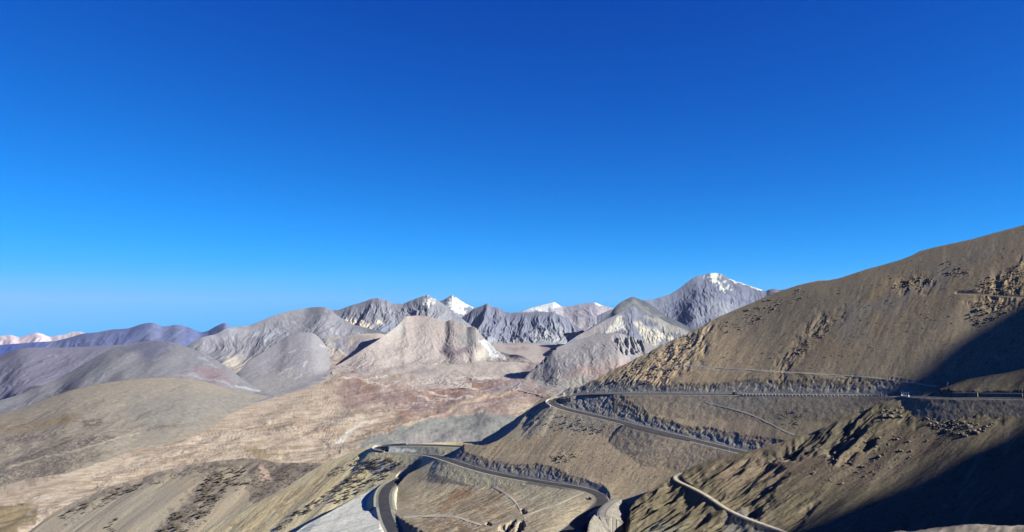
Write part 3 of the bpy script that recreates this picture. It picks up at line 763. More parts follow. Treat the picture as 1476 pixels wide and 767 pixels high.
def world_line(pts, Dfun, step=2.0, sm=9):
    """centreline of a road in metres from the photo pixels it is seen at"""
    p = np.asarray(pts, F)
    q = np.vstack([np.stack([np.linspace(a[0], b[0], 12, endpoint=False), np.linspace(a[1], b[1], 12, endpoint=False)], 1) for a, b in zip(p[:-1], p[1:])] + [p[-1:]])
    D = Dfun(q[:, 0], q[:, 1])
    w = np.stack(place(q[:, 0], q[:, 1], D), 1)
    return resample(w, step, sm)
def resample(w, step, sm):
    for _ in range(2):
        L = np.concatenate([[0], np.cumsum(np.hypot(*(w[1:, :2] - w[:-1, :2]).T))])
        t = np.arange(0, L[-1], step)
        w = np.stack([np.interp(t, L, w[:, k]) for k in range(3)], 1)
        n = min(sm, len(w) // 3 * 2 - 1)
        if n >= 3:
            ker = np.hanning(n + 2)[1:-1]; ker /= ker.sum()
            w = np.stack([np.convolve(np.pad(w[:, k], n // 2, mode='reflect', reflect_type='odd'), ker, 'valid') for k in range(3)], 1)
    return w
def smooth_z(w, n):
    n = min(n, len(w) // 2 * 2 - 1)
    ker = np.hanning(n + 2)[1:-1]; ker /= ker.sum()
    w = w.copy(); w[:, 2] = np.convolve(np.pad(w[:, 2], n // 2, mode='reflect', reflect_type='odd'), ker, 'valid')
    return w

R1 = smooth_z(np.vstack([world_line([(1700, 581), (1560, 576), (1476, 574), (1420, 573.3), (1370, 572.8), (1335, 572.3)], frontD),
                world_line([(1300, 571.6), (1260, 571), (1200, 570.3), (1150, 569.8), (1100, 569.2), (1060, 568.8), (1000, 568.3), (950, 568), (900, 568), (850, 568.3), (820, 569), (805, 570.3), (794, 573), (788, 576.5), (786, 580), (789, 583.5), (798, 586.8), (815, 590.8), (840, 595.8), (870, 602.5), (900, 610), (930, 617.8), (960, 625.3), (1000, 635), (1040, 645), (1066, 651.5), (1090, 657), (1110, 661)], hillD)]), 31)
R1 = smooth_z(resample(R1, 2.0, 11), 21)
R3 = np.vstack([world_line([(700, 646), (660, 643.5), (630, 642), (600, 641.3), (570, 642), (550, 643), (538, 644.3), (531, 646), (530.5, 648), (536, 649.5), (550, 650.5), (575, 651.5), (600, 653), (618, 655.5)], spurD),
                world_line([(644, 661), (655, 666), (670, 671.5), (690, 677.5), (715, 683.5), (745, 689.5), (775, 694.5), (805, 699), (835, 703.5), (852, 706.5), (864, 710.5), (871, 715), (873.5, 720), (870, 726), (861, 733), (846, 744), (830, 757), (812, 771), (790, 788)], hillD)])
R3 = smooth_z(resample(R3, 2.0, 9), 25)
def r4D(px, py):
    z = itp([(690, -128), (701, -128), (767, -126), (800, -125)], py)
    return z / slope_t(py)
R4 = world_line([(578, 690.5), (570, 694), (562, 699), (556, 706), (553, 715), (553.5, 726), (556, 740), (561, 754), (568, 767), (578, 783), (590, 798)], lambda px, py: np.where(np.asarray(py) > 690, r4D(px, np.asarray(py, F)), hillD(px, py)))
UPH = np.array([math.sin(TH), math.cos(TH)])      # benches are cut into the hill rather than built out from it
R1[:, :2] += .3 * UPH; R3[:, :2] += .3 * UPH
LB = world_line([(903, 615.5), (925, 622.5), (945, 629), (965, 632.8), (985, 635.5), (1003, 638.5)], hillD)
LB[:, 2] = R1[[int(np.argmin(np.hypot(R1[:, 0] - q_[0], R1[:, 1] - q_[1]))) for q_ in LB], 2] - .05
TR, TRP = {}, {}
TRP[1] = [(972, 526), (1010, 528.5), (1060, 532), (1120, 536), (1180, 539.5), (1240, 543), (1275, 546.5), (1300, 550), (1330, 555), (1352, 558.5)]
TRP[2] = [(1017, 580), (1030, 583.5), (1050, 588), (1075, 595), (1090, 601), (1105, 608), (1120, 616), (1135, 624), (1150, 629)]
TR[3] = world_line([(1165, 781), (1130, 766), (1105, 757), (1080, 748.5), (1058, 739), (1045, 732), (1035, 725), (1022, 716), (1010, 709), (995, 701.5), (980, 695), (972, 690.5), (969.5, 687), (974, 684), (984, 680.5)], frontD, sm=5)
TRP[4] = [(581, 746.5), (600, 744.5), (620, 744), (640, 743.5), (658, 745), (672, 750), (690, 756), (705, 760), (722, 764), (740, 773)]
TRP[5] = [(709, 700.5), (715, 703), (728, 711), (740, 720), (748, 731), (753, 742), (752, 750), (745, 757), (738, 766), (730, 780)]
TRP[6] = [(756, 747), (770, 738), (795, 731), (815, 723), (832, 714), (846, 709)]
TR[8] = world_line([(1380, 424), (1400, 424.3), (1420, 425.3), (1440, 427), (1476, 429.5), (1540, 434)], hillD, sm=9)
_t9 = world_line([(988, 676), (994, 667), (1001, 658), (1004, 653)], hillD, sm=5)

CUT_ROCK, GRAVEL_C, FILL_C = np.array([.21, .198, .165]), np.array([.165, .157, .14]), np.array([.215, .20, .16])
def carve(s, w, hw, cut=1.3, fill=.62, teeth=1.6, reach=60, colour=True, gain=None, ditch=0.0, soft=.5, kfill=1.0, kcut=1.0):
    """level a bench into the slope along a centreline: cut bank above it, fill slope below it"""
    m = (s.X > w[:, 0].min() - reach) & (s.X < w[:, 0].max() + reach) & (s.Y > w[:, 1].min() - reach) & (s.Y < w[:, 1].max() + reach)
    if not m.any(): return
    x, y, z = s.X[m], s.Y[m], s.Z[m]
    best = np.full(x.shape, 1e9); zr = np.zeros(x.shape); al = np.zeros(x.shape)
    c = w[::2] if len(w) > 6 else w
    if not np.allclose(c[-1], w[-1]): c = np.vstack([c, w[-1:]])
    for i in range(len(c) - 1):
        a, b = c[i], c[i + 1]
        n = (x > min(a[0], b[0]) - reach) & (x < max(a[0], b[0]) + reach) & (y > min(a[1], b[1]) - reach) & (y < max(a[1], b[1]) + reach)
        if not n.any(): continue
        ab = b - a
        t = np.clip(((x[n] - a[0]) * ab[0] + (y[n] - a[1]) * ab[1]) / (ab[0] ** 2 + ab[1] ** 2 + 1e-9), 0, 1)
        d = np.hypot(x[n] - a[0] - t * ab[0], y[n] - a[1] - t * ab[1])
        u = d < best[n]
        ii = np.flatnonzero(n)[u]
        best[ii] = d[u]; zr[ii] = a[2] + t[u] * ab[2]; al[ii] = (i + t[u]) * np.hypot(ab[0], ab[1])
    h = hw if np.isscalar(hw) else np.interp(al, hw[0], hw[1])
    e = np.maximum(best - h, 0)
    n2 = fbm(x / 3.2, y / 3.2, 6.5, 3)
    n1 = ridged(al / 5 + .9 * n2 + .12 * e, e / 7, 3.5, 3, .6) - .55
    up = zr + cut * np.maximum(0, e + teeth * (1.0 * n1 + .5 * n2) * smooth(0, 3, e))
    dn = zr - fill * np.maximum(0, e + .25 * n2 * smooth(0, 2, e))
    nz = np.minimum(np.maximum(z, dn), up)
    ok = best < reach
    nz = z + (nz - z) * smooth(reach, reach * .7, best)
    dz = nz - z
    s.Z[m] = nz
    if colour:
        n3 = fbm(x / 6, y / 6, 2.5, 3)
        k = np.zeros(s.X.shape)
        k[m] = smooth(-.4, -1.6, dz) * (e > 0) * ok * .85 * kcut
        s.mix(np.ones(s.X.shape, bool), k, CUT_ROCK)
        k[:] = 0; k[m] = smooth(.15, 1.2, dz) * (e > 0) * ok * (.55 + .5 * n3).clip(0, 1) * kfill
        s.mix(np.ones(s.X.shape, bool), k, FILL_C)
        k[:] = 0; k[m] = smooth(1.0, .0, e) * ok
        s.mix(np.ones(s.X.shape, bool), k, GRAVEL_C)

def fall(s, th):
    return s.X * math.cos(th) - s.Y * math.sin(th), s.X * math.sin(th) + s.Y * math.cos(th)
def slope_relief(s, th, amps, seed, mask=1.0, fadec=.25):
    c, l = fall(s, th)
    f = (fadec + (1 - fadec) * smooth(1.0, .93, s.V)) * mask
    for k, (amp, wl, st) in enumerate(amps):
        w = perlin(c / wl * .4, l / wl * .2, seed + 20.5 + k)
        s.Z = s.Z + amp * f * fbm(c / wl + .5 * w, l / (wl * st), seed + k + .5, 3)

# the brown hillside with the switchbacks
BACK = ((40, .45), (150, .5), (500, .5), (1500, .35))
N = Sheet(405, 1720, 1250, NCREST, [(405, 800), (1720, 800)], hillD, 480, back=BACK, nback=12)
N.gain = 0.72
slope_relief(N, TH, [(1.2, 60, 5), (.25, 17, 5), (.10, 5.5, 6), (.07, 1.8, 3)], 100)
w = N.polymask([(870, 560), (900, 525), (960, 495), (1010, 470), (1040, 458), (1030, 480), (1015, 510), (985, 535), (960, 558)], 12, 10)
c, l = fall(N, TH)
N.Z += 1.25 * w * (ridged(c / 9, l / 26, 7.5, 4, .6) - .6)
for p, a in (([(1105, 560), (1120, 520), (1150, 480), (1185, 455), (1215, 450), (1190, 475), (1160, 500), (1140, 530), (1130, 562)], 1.1),
             ([(1285, 412), (1300, 403), (1318, 397), (1345, 400), (1342, 412), (1320, 420), (1300, 420)], 1.3),
             ([(1395, 440), (1420, 415), (1450, 392), (1476, 372), (1560, 350), (1600, 420), (1476, 445), (1430, 450)], 1.4),
             ([(1120, 560), (1160, 545), (1240, 548), (1300, 556), (1300, 566), (1120, 567)], 1.4),
             ([(600, 690), (760, 700), (860, 725), (780, 800), (600, 800)], .5)):
    w = N.polymask(p, 8, 8)
    N.Z += a * w * (ridged(c / 8, l / 22, 9.5, 4, .6) - .62) * (.25 + .75 * smooth(1, .95, N.V))
# colours of the slope; darker right side partly stands in for grazing light and vignetting
N.base((116, 105, 85))
N.area([(640, 660), (800, 580), (1000, 575), (1100, 650), (900, 720), (760, 690)], (138, 122, 96), 30, 20, 60)
N.area([(580, 690), (660, 665), (860, 710), (850, 800), (560, 800), (570, 720)], (146, 134, 113), 16, 14, 40)
N.area([(820, 560), (1000, 475), (1050, 470), (1100, 540), (1000, 560), (830, 560)], (134, 117, 90), 20, 14, 40)
N.area([(1040, 460), (1200, 400), (1340, 350), (1480, 320), (1720, 250), (1720, 330), (1476, 360), (1330, 420), (1200, 470), (1100, 490)], (102, 93, 80), 22, 14, 60, .8)
N.area([(1120, 500), (1250, 440), (1350, 400), (1470, 350), (1600, 330), (1500, 380), (1350, 440), (1240, 500), (1130, 540)], (108, 94, 76), 14, 14, 40, .7)
N.area([(1200, 470), (1290, 425), (1400, 360), (1450, 345), (1380, 395), (1290, 450), (1215, 490)], (100, 98, 94), 10, 14, 30, .55)
N.area([(1390, 440), (1425, 410), (1450, 395), (1500, 365), (1600, 350), (1600, 440), (1440, 455)], (124, 106, 78), 8, 10, 24, .9)
N.area([(1290, 410), (1270, 430), (1250, 425), (1290, 398), (1345, 398), (1320, 420)], (122, 104, 76), 8, 8)
N.area([(900, 560), (930, 530), (960, 500), (1000, 480), (1015, 490), (985, 530), (960, 556)], (150, 128, 96), 8, 10, 20, .7)
N.area([(990, 575), (1060, 575), (1100, 580), (1110, 600), (1060, 595), (1010, 590)], (112, 108, 96), 8, 8, 20, .8)
N.area([(1100, 575), (1260, 576), (1200, 600), (1130, 610), (1110, 595)], (112, 106, 92), 8, 8, 20, .7)
N.area([(1020, 610), (1080, 600), (1120, 620), (1140, 640), (1060, 640), (1030, 630)], (118, 104, 90), 8, 8, 20, .7)
N.area([(770, 590), (830, 592), (890, 615), (880, 625), (800, 620), (730, 625), (740, 605)], (140, 130, 108), 10, 10)
N.area([(625, 668), (660, 668), (700, 685), (690, 700), (640, 700), (600, 690)], (136, 133, 122), 8, 8, 20, .9)
N.area([(720, 690), (860, 705), (850, 725), (780, 728), (740, 715)], (138, 134, 116), 8, 8, 20, .8)
N.area([(655, 705), (680, 700), (683, 706), (665, 717), (645, 728), (635, 728)], (132, 106, 80), 2.5, 5, 10)
w = N.polymask([(604, 744), (640, 722), (690, 705), (730, 712), (745, 735), (740, 755), (690, 752), (650, 742)], 6, 8)
N.streak((120, 97, 73), 9, 2.6, .0, .1, .85, 31, ang=-TH + math.pi / 2, where=w)
w = N.polymask([(585, 752), (640, 747), (690, 758), (720, 768), (700, 800), (600, 800)], 5, 6)
N.streak((118, 97, 76), 8, 3.0, -.1, .12, .85, 32, ang=-TH + math.pi / 2, where=w)
N.area([(572, 690), (540, 703), (500, 722), (440, 752), (405, 775), (405, 800), (590, 800), (574, 775), (563, 752), (556, 735), (552, 715), (560, 698)], np.array([.31, .31, .275]), 4, 3, 12)
for k in range(9):
    x = rng.uniform(470, 545); y = 705 + (545 - x) * .5 + rng.uniform(4, 30)
    N.stroke([(x, y), (x - 12, y + 14), (x - 26, y + 32)], rng.choice([.25, .36]) * np.array([1, .99, .97]), 2.2, 2, 4, 12, .5, seed=k)
N.stroke([(498, 728), (502, 733), (515, 738), (535, 743)], np.array([.33, .325, .31]), 1.6, 1.2, 2, 10)
N.area([(440, 757), (452, 748), (460, 744), (450, 760), (440, 772), (430, 775)], (120, 124, 132), 2.5, 3)
N.stroke([(668, 653), (700, 655.5), (760, 656), (830, 654), (900, 652), (960, 650), (1000, 652)], (146, 132, 106), 1.5, 1.3, 2, 20, .7)
N.streak((92, 80, 62), 26, 5, .14, .25, .22, 33, ang=-TH + math.pi / 2)
N.streak((150, 134, 106), 22, 4, .18, .25, .22, 34, ang=-TH + math.pi / 2)
N.streak((80, 72, 60), 3.0, 2.0, .28, .12, .6, 35)
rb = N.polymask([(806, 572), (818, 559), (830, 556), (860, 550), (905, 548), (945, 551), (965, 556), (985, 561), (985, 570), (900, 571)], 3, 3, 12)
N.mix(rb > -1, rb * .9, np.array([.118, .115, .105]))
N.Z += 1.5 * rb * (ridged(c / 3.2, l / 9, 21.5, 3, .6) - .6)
N.stroke([(975, 526), (1010, 528.5), (1060, 532), (1120, 536), (1180, 539.5), (1240, 543), (1275, 546.5), (1300, 550), (1330, 555), (1352, 558.5)], (150, 141, 118), .9, .7, .6)
# benches of the roads and tracks
nR1 = len(R1) * 2.0
def along(w, px):            # distance along a centreline at the point seen nearest to photo column px, first pass
    q, _ = to_px(w[:, 0], w[:, 1], w[:, 2]); return q
hw1 = (np.arange(0, nR1, 2.0)[:len(R1)], np.interp(np.arange(len(R1)), *zip(*[(0, 7)] + [(int(np.argmin(np.abs(along(R1, 0) - p) + 1e3 * (np.arange(len(R1)) > len(R1) * .6))), h) for p, h in ((1290, 5.0), (1100, 4.6), (1040, 4.2), (980, 4.0), (900, 4.0), (830, 4.2))] + [(int(np.argmin(along(R1, 0))), 5.2), (int(len(R1) * .82), 4.6), (len(R1) - 1, 4.8)])))
t1 = int(np.argmin(along(R1, 0)))
ARMS = ((R1[:t1 + 6], (hw1[0][:t1 + 6], hw1[1][:t1 + 6])), (R1[t1 - 6:], (hw1[0][t1 - 6:] - hw1[0][t1 - 6], hw1[1][t1 - 6:] - 0.1 - .8 * smooth(250, 60, np.arange(len(R1) - t1 + 6) * 2.0))))
for w_, h_ in ARMS: carve(N, w_, h_, cut=.86, fill=.72, teeth=.65, kfill=.2)
carve(N, LB, 2.6, cut=1.0, fill=.76, teeth=.2, reach=40, kfill=.1)
t3 = int(np.argmin(along(R3, 0)[:int(len(R3) * .6)]))
for w_ in (R3[:t3 + 5], R3[t3 - 5:]): carve(N, w_, 3.9, cut=.88, fill=.74, teeth=.5, kfill=.25)
def pit(s, pts, depth, soft=2.0):
    s.Z -= depth * s.polymask(pts, soft, 1.5, 6)
pit(N, [(545.5, 720), (549, 718), (551, 730), (553, 746), (549, 744), (546, 732)], 6, 1.2)
pit(N, [(750, 733), (756, 735), (758, 741), (753, 740)], 3)
pit(N, [(720, 761), (730, 756), (742, 752), (738, 760), (726, 768)], 3.5)
pit(N, [(749, 752), (754, 752), (756, 758), (748, 768), (744, 766)], 3.5)
pit(N, [(700, 753), (708, 754), (707, 758), (700, 757)], 2.5)
pit(N, [(1057, 646.5), (1070, 650), (1069, 653.5), (1056, 650)], 1.5, 1.0)
carve(N, R4, 5.2, cut=1.5, fill=.9, teeth=1.5, reach=60, kfill=.3)
def drape(sh, pts, sm):
    q = np.vstack([np.stack([np.linspace(a[0], b_[0], 8, endpoint=False), np.linspace(a[1], b_[1], 8, endpoint=False)], 1) for a, b_ in zip(pts[:-1], pts[1:])] + [np.asarray(pts[-1:], F)])
    return resample(np.array([sh.at(x, y) for x, y in q]), 2.0, sm)
carve(N, TR[8], .9, cut=1.1, fill=1.4, teeth=.2, reach=9, colour=False)
TRW = {1: .75, 2: .95, 4: 1.6, 5: 2.0, 6: .8}
for dx in (-4, 3):
    N.stroke([(988 + dx, 676), (994 + dx, 667), (1001 + dx, 658), (1004 + dx, 653)], (150, 138, 112), 1.0, .8, 0)
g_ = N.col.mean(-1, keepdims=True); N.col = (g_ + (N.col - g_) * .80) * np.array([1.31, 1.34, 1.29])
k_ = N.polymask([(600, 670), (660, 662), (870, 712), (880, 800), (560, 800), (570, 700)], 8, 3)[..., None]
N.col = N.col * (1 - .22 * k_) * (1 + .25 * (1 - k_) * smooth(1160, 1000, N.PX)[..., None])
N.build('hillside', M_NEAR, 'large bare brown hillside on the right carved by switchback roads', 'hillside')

# the spur with the far hairpin
cr = [(330, 815), (360, 775), (380, 745), (400, 718), (420, 700), (440, 684), (455, 675), (470, 667), (485, 661), (500, 655), (515, 649.5), (525, 645), (533, 641.5), (545, 640), (565, 639.5), (585, 638.5), (600, 637), (625, 635), (650, 634), (690, 633), (760, 636)]
P = Sheet(265, 760, 620, [(265, 800), (290, 767), (320, 750), (345, 737), (370, 725), (400, 711), (420, 698), (440, 684)] + cr[6:], [(265, 815), (760, 815)], spurD, 260, back=((40, .35), (150, .45), (500, .5), (1500, .35)), nback=8)
P.gain = 0.74
slope_relief(P, TH, [(1.6, 55, 5), (.4, 14, 5), (.15, 4.5, 5), (.08, 1.7, 3)], 120)
P.base((160, 147, 121))
P.area([(440, 690), (500, 655), (530, 648), (640, 655), (620, 670), (560, 690), (500, 725)], (157, 145, 118), 8, 8)
P.area([(400, 712), (470, 680), (505, 668), (500, 690), (430, 730), (360, 767), (310, 767)], (152, 136, 110), 6, 8, 20, .8)
w = P.polymask([(515, 660), (560, 658), (590, 665), (570, 680), (530, 690), (500, 705), (490, 700), (505, 680)], 6, 6)
P.streak((112, 97, 76), 5, 2.2, .1, .12, .75, 41, ang=-TH + math.pi / 2, where=w)
w = P.polymask([(500, 672), (480, 700), (440, 722), (380, 760), (320, 790), (330, 760), (400, 722), (460, 690)], 6, 6)
P.streak((124, 108, 84), 7, 2.2, -.02, .14, .75, 42, ang=-TH + math.pi / 2, where=w)
P.area([(530, 645), (600, 640), (660, 638), (660, 650), (610, 652), (560, 652)], (150, 140, 118), 3, 3)
P.area([(575, 642), (610, 636), (690, 632), (690, 640), (620, 640)], (148, 128, 98), 2, 2)
carve(P, R3[t3 - 5:], 4.6, cut=.3, fill=.8, teeth=.1, kfill=.4, kcut=0, reach=40)
carve(P, R3[:t3 + 5], 4.6, cut=.8, fill=.8, teeth=.2, kfill=.4, kcut=.2)
P.area([(531, 647), (550, 651), (600, 652), (596, 655), (560, 656), (534, 654)], (172, 170, 164), 1.5, 2)
carve(P, R4, 6.5, cut=1.4, fill=.9, teeth=1.0, reach=60)
g_ = P.col.mean(-1, keepdims=True); P.col = (g_ + (P.col - g_) * .9) * np.array([1.82, 1.92, 1.70])
P.build('hairpin_spur', M_NEAR, 'olive spur carrying the far hairpin bend, specked with dark scrub', 'hillside')

# low spur with scrub in the bottom left corner
cr = [(-260, 900), (-60, 830), (0, 797), (40, 768), (60, 752), (80, 738), (100, 727), (125, 715), (150, 705), (175, 697), (200, 690), (225, 682), (250, 675), (275, 669), (300, 666.5), (330, 663), (350, 661), (375, 661.5), (395, 666), (420, 667), (460, 667), (480, 668), (500, 672), (560, 690)]
A = Sheet(-60, 560, 640, cr, [(-60, 840), (560, 815)], lowspurD, 190, back=((60, .3), (300, .4), (1000, .4), (2000, .3)), nback=5)
A.gain = 0.95
slope_relief(A, math.radians(30), [(3.5, 110, 4), (.9, 30, 5), (.3, 9, 5)], 140)
A.gain = .77
A.base((166, 156, 135))
A.area([(60, 767), (120, 730), (200, 700), (260, 690), (240, 767)], (163, 156, 138), 10, 8)
for p in ([(240, 680), (280, 668), (350, 660), (400, 666), (470, 666), (455, 680), (420, 690), (390, 680), (340, 676), (270, 684)],
          [(360, 672), (400, 668), (470, 668), (440, 690), (400, 710), (370, 722), (352, 715), (358, 695)],
          [(285, 700), (305, 682), (325, 692), (322, 712), (305, 728), (280, 722), (270, 712)],
          [(250, 735), (268, 720), (285, 722), (275, 742), (262, 760), (235, 770), (228, 765)],
          [(150, 706), (200, 692), (240, 680), (235, 692), (180, 706), (140, 722), (100, 738), (90, 735)]):
    A.area(p, (126, 119, 110), 3, 7, 10, .65)
    A.streak((104, 96, 86), 7, 5, .04, .12, .6, 51, where=A.polymask(p, 4, 7, 10))
A.area([(372, 682), (380, 672), (390, 680), (392, 692), (378, 696)], (186, 164, 146), 2.5, 4, 8)
A.area([(246, 668), (262, 664), (270, 674), (262, 680), (248, 680)], (168, 158, 150), 3, 3)
A.stroke([(400, 708), (380, 718), (350, 735), (325, 748), (290, 766)], (132, 120, 100), 1.0, .9, 1, 12, .7)
A.build('scrub_spur', M_NEAR, 'low olive grey spur with dark scrub at bottom left', 'hillside')

# the front spur on the right
S = Sheet(887, 1720, 980, SCREST, [(887, 840), (900, 815), (1720, 815)], frontD, 420, back=((14, .55), (60, .8), (200, .8)), nback=8)
S.gain = 0.66
THS = math.radians(62)
slope_relief(S, THS, [(2.3, 60, 4), (.75, 19, 5), (.26, 6, 5), (.12, 2.0, 3)], 160, fadec=.45)
c, l = fall(S, THS)
for p, a, wl in (([(893, 800), (905, 735), (960, 692), (1000, 715), (1040, 742), (1080, 765), (1080, 800)], 4.6, 13),
             ([(985, 684), (1040, 660), (1110, 660), (1130, 690), (1090, 740), (1050, 735), (1010, 705)], 3.8, 16),
             ([(1110, 655), (1125, 640), (1160, 626), (1210, 606), (1262, 585), (1255, 605), (1220, 635), (1180, 655), (1140, 660)], 4.6, 12),
             ([(1200, 640), (1230, 620), (1260, 615), (1255, 640), (1230, 660), (1200, 665)], 3.2, 11),
             ([(1260, 582), (1330, 580), (1440, 590), (1440, 605), (1360, 602), (1290, 602)], 1.6, 8),
             ([(1040, 740), (1100, 720), (1180, 710), (1150, 770), (1060, 770)], 1.6, 12)):
    w = S.polymask(p, 9, 8)
    S.Z += a * w * (ridged(c / wl, l / (wl * 4.5), 11.5, 4, .55) - .62) * (.35 + .65 * smooth(1, .93, S.V))
S.base((112, 102, 79))
S.area([(1000, 680), (1080, 652), (1130, 645), (1200, 660), (1300, 650), (1300, 690), (1150, 700), (1050, 690)], (124, 108, 88), 14, 14, 30)
S.area([(1290, 610), (1340, 620), (1380, 650), (1330, 660), (1280, 640), (1270, 620)], (118, 102, 80), 10, 10)
S.area([(1040, 745), (1070, 735), (1130, 760), (1150, 800), (1060, 800)], (108, 108, 104), 8, 8)
S.area([(893, 800), (910, 760), (960, 740), (1020, 800)], (112, 110, 98), 10, 10)
S.area([(1340, 560), (1400, 546), (1480, 530), (1600, 510), (1600, 560), (1476, 558), (1400, 562)], (104, 96, 84), 4, 4)
S.area([(1380, 563), (1420, 556), (1480, 548), (1480, 566), (1400, 567)], (112, 104, 82), 4, 4)
S.area([(1270, 578), (1300, 575), (1476, 580), (1560, 583), (1560, 592), (1440, 592), (1340, 584), (1280, 584)], (122, 115, 98), 2.5, 3)
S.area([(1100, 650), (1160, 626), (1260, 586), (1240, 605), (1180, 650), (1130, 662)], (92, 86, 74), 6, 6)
S.streak((86, 78, 62), 30, 7, .12, .2, .4, 61, ang=-THS + math.pi / 2)
S.streak((142, 130, 104), 24, 6, .2, .2, .4, 62, ang=-THS + math.pi / 2)
S.streak((74, 68, 56), 3.0, 2.0, .26, .12, .6, 63)
carve(S, *ARMS[0], cut=1.5, fill=.85, teeth=1.0, kfill=.4)
carve(S, TR[3], 1.5, cut=1.4, fill=.75, teeth=.8, reach=14, colour=False)
S.stroke([(1388, 585), (1400, 586.5), (1412, 588), (1428, 589.5)], (190, 188, 182), .9, .6, 0)
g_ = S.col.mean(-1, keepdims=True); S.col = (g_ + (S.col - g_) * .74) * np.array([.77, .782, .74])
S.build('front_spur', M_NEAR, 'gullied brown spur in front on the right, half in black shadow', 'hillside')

# gravel embankment at the lower bend
cr = [(838, 800), (846, 768), (850, 752), (856, 743), (866, 737), (872, 730), (880, 723), (886, 718.5), (890, 716.5), (894, 718), (899, 730), (904, 742), (914, 756), (925, 790), (932, 800)]
def embD(px, py):
    return hillD(px, py) * itp([(838, .86), (850, .87), (866, .91), (880, .945), (890, .97), (905, .975), (932, .955)], np.asarray(px, F))
E = Sheet(838, 932, 200, cr, [(838, 812), (932, 812)], embD, 160, back=((3, .6), (14, .9), (60, 1.0)), nback=4)
E.gain = 1.0
slope_relief(E, TH, [(1.2, 12, 4), (.55, 3.5, 3), (.2, 1.2, 2)], 180)
E.base((141, 138, 130))
E.streak((112, 108, 101), 5, 1.6, .02, .15, .7, 81, ang=-TH + math.pi / 2)
E.streak((165, 161, 152), 3, 1.2, .12, .1, .7, 82)
TR[10] = world_line([(889, 719), (880, 724), (872, 731), (867, 738), (866.5, 744), (869, 752), (875, 761), (884, 772), (895, 786)], embD, sm=5)
carve(E, TR[10], 2.2, cut=.8, fill=.7, teeth=.1, reach=16, kfill=0, kcut=0)
E.stroke([(866, 741), (867, 750), (873, 760), (884, 775)], (120, 118, 116), 1.4, 1.0, 0)
E.build('gravel_embankment', M_NEAR, 'pale grey gravel embankment beside the lower road bend', 'embankment')

# gravel ground where the photographer stands
cr = [(-1500, 1000), (900, 860), (1100, 800), (1180, 785), (1250, 771), (1275, 767.5), (1300, 765.5), (1320, 765), (1340, 763), (1358, 760), (1375, 758), (1395, 756.5), (1412, 755.8), (1430, 756.5), (1450, 757), (1476, 757.5), (1560, 760), (1720, 766), (2600, 790)]
def foreD(px, py):
    return 1.7 / np.maximum(-slope_t(np.asarray(py, F)) - .24, .02)
Fg = Sheet(-1500, 2600, 700, cr, [(-1500, 1900), (2600, 1900)], foreD, 170, back=((6, .5), (30, .8), (120, .7), (300, .6)), nback=5)
Fg.gain = 0.85
Fg.Z += .10 * fbm(Fg.X / .8, Fg.Y / 1.2, 3.5, 4) * (.4 + .6 * smooth(1, .9, Fg.V)) + .05 * fbm(Fg.X / .14, Fg.Y / .3, 5.5, 3)
Fg.base((150, 141, 126))
Fg.streak((100, 94, 86), .35, .6, .02, .1, .8, 71)
Fg.streak((190, 178, 164), .3, .5, .12, .1, .8, 72)
Fg.build('gravel_ground', M_FORE, 'strip of sunlit gravel ground at the bottom right edge', 'ground')

# the mountain outside the frame on the right, whose ridge throws the big shadow
XR = 900.0
def back_to_ridge(sheet, pts):
    r = []
    for px, py in pts:
        p = sheet.at(px, py); t = (XR - p[0]) / SUN[0]
        r.append((p[1] + SUN[1] * t, p[2] + SUN[2] * t))
    return r
EDGE_N = [(1240, 572), (1262, 566), (1285, 556), (1300, 546), (1320, 530), (1340, 515), (1360, 501), (1380, 488), (1400, 476), (1420, 463), (1450, 446), (1476, 430), (1520, 404)]
EDGE_S = [(1145, 766), (1180, 746), (1210, 731), (1240, 716), (1270, 703), (1300, 688), (1330, 669), (1360, 656), (1390, 645), (1420, 632), (1450, 618), (1476, 607), (1520, 586)]
lit, dark = [], []
for px in range(1130, 1478, 8):
    e_s, e_n = itp(EDGE_S, px), itp(EDGE_N, px)
    c_s = itp(SCREST, px)
    for k in range(7):
        if px >= 1150: lit += back_to_ridge(S, [(px, e_s - 2 - k * max(0, e_s - 4 - c_s) / 6.5)])
        if e_s + 3 + 8 * k < 765: dark += back_to_ridge(S, [(px, e_s + 3 + 8 * k)])
        if px > 1250:
            lit += back_to_ridge(N, [(px, e_n - 2 - 9 * k)])
            if e_n + 3 + 8 * k < c_s - 4: dark += back_to_ridge(N, [(px, e_n + 3 + 8 * k)])
lit, dark = np.array(lit), np.array(dark)
# highest ridge that still leaves the sunlit ground in the sun
ys = np.arange(-20, 330, 4.0)
lo = np.array([min([z for y, z in lit if abs(y - y0) < 5] or [1e9]) for y0 in ys])
hi = np.array([max([z for y, z in dark if abs(y - y0) < 5] or [-1e9]) for y0 in ys])
prof = []
for y0, l_, h_ in zip(ys, lo, hi):
    if l_ < 1e8: prof.append((y0, l_ - 1.0))
    elif h_ > -1e8: prof.append((y0, h_ + 2.0))
prof = [(y, z + 5 * max(0, 1 - k / 9)) for k, (y, z) in enumerate(prof)]
y_a, z_a = prof[0]; y_b, z_b = prof[-1]
prof = [(-900, z_a - 420), (-500, z_a - 150), (-150, z_a + 20)] + prof + [(y_b + 60, z_b - 15), (y_b + 200, z_b - 40), (y_b + 400, z_b - 80), (900, 250), (1300, 60)]
pa = np.asarray(prof)
RX, RY = np.meshgrid(np.concatenate([np.linspace(420, 840, 60), np.linspace(846, 954, 37), np.linspace(962, 1600, 40)]), np.linspace(-700, 1300, 560), indexing='xy')
RZ = np.interp(RY - SUN[1] / SUN[0] * (RX - XR), pa[:, 0], pa[:, 1])      # its spurs run across the ridge
RZ = RZ - .9 * np.abs(RX - XR) - 30 * smooth(30, 300, np.abs(RX - XR)) * (ridged(RY / 120, RX / 300, 2.5, 4) - .4)
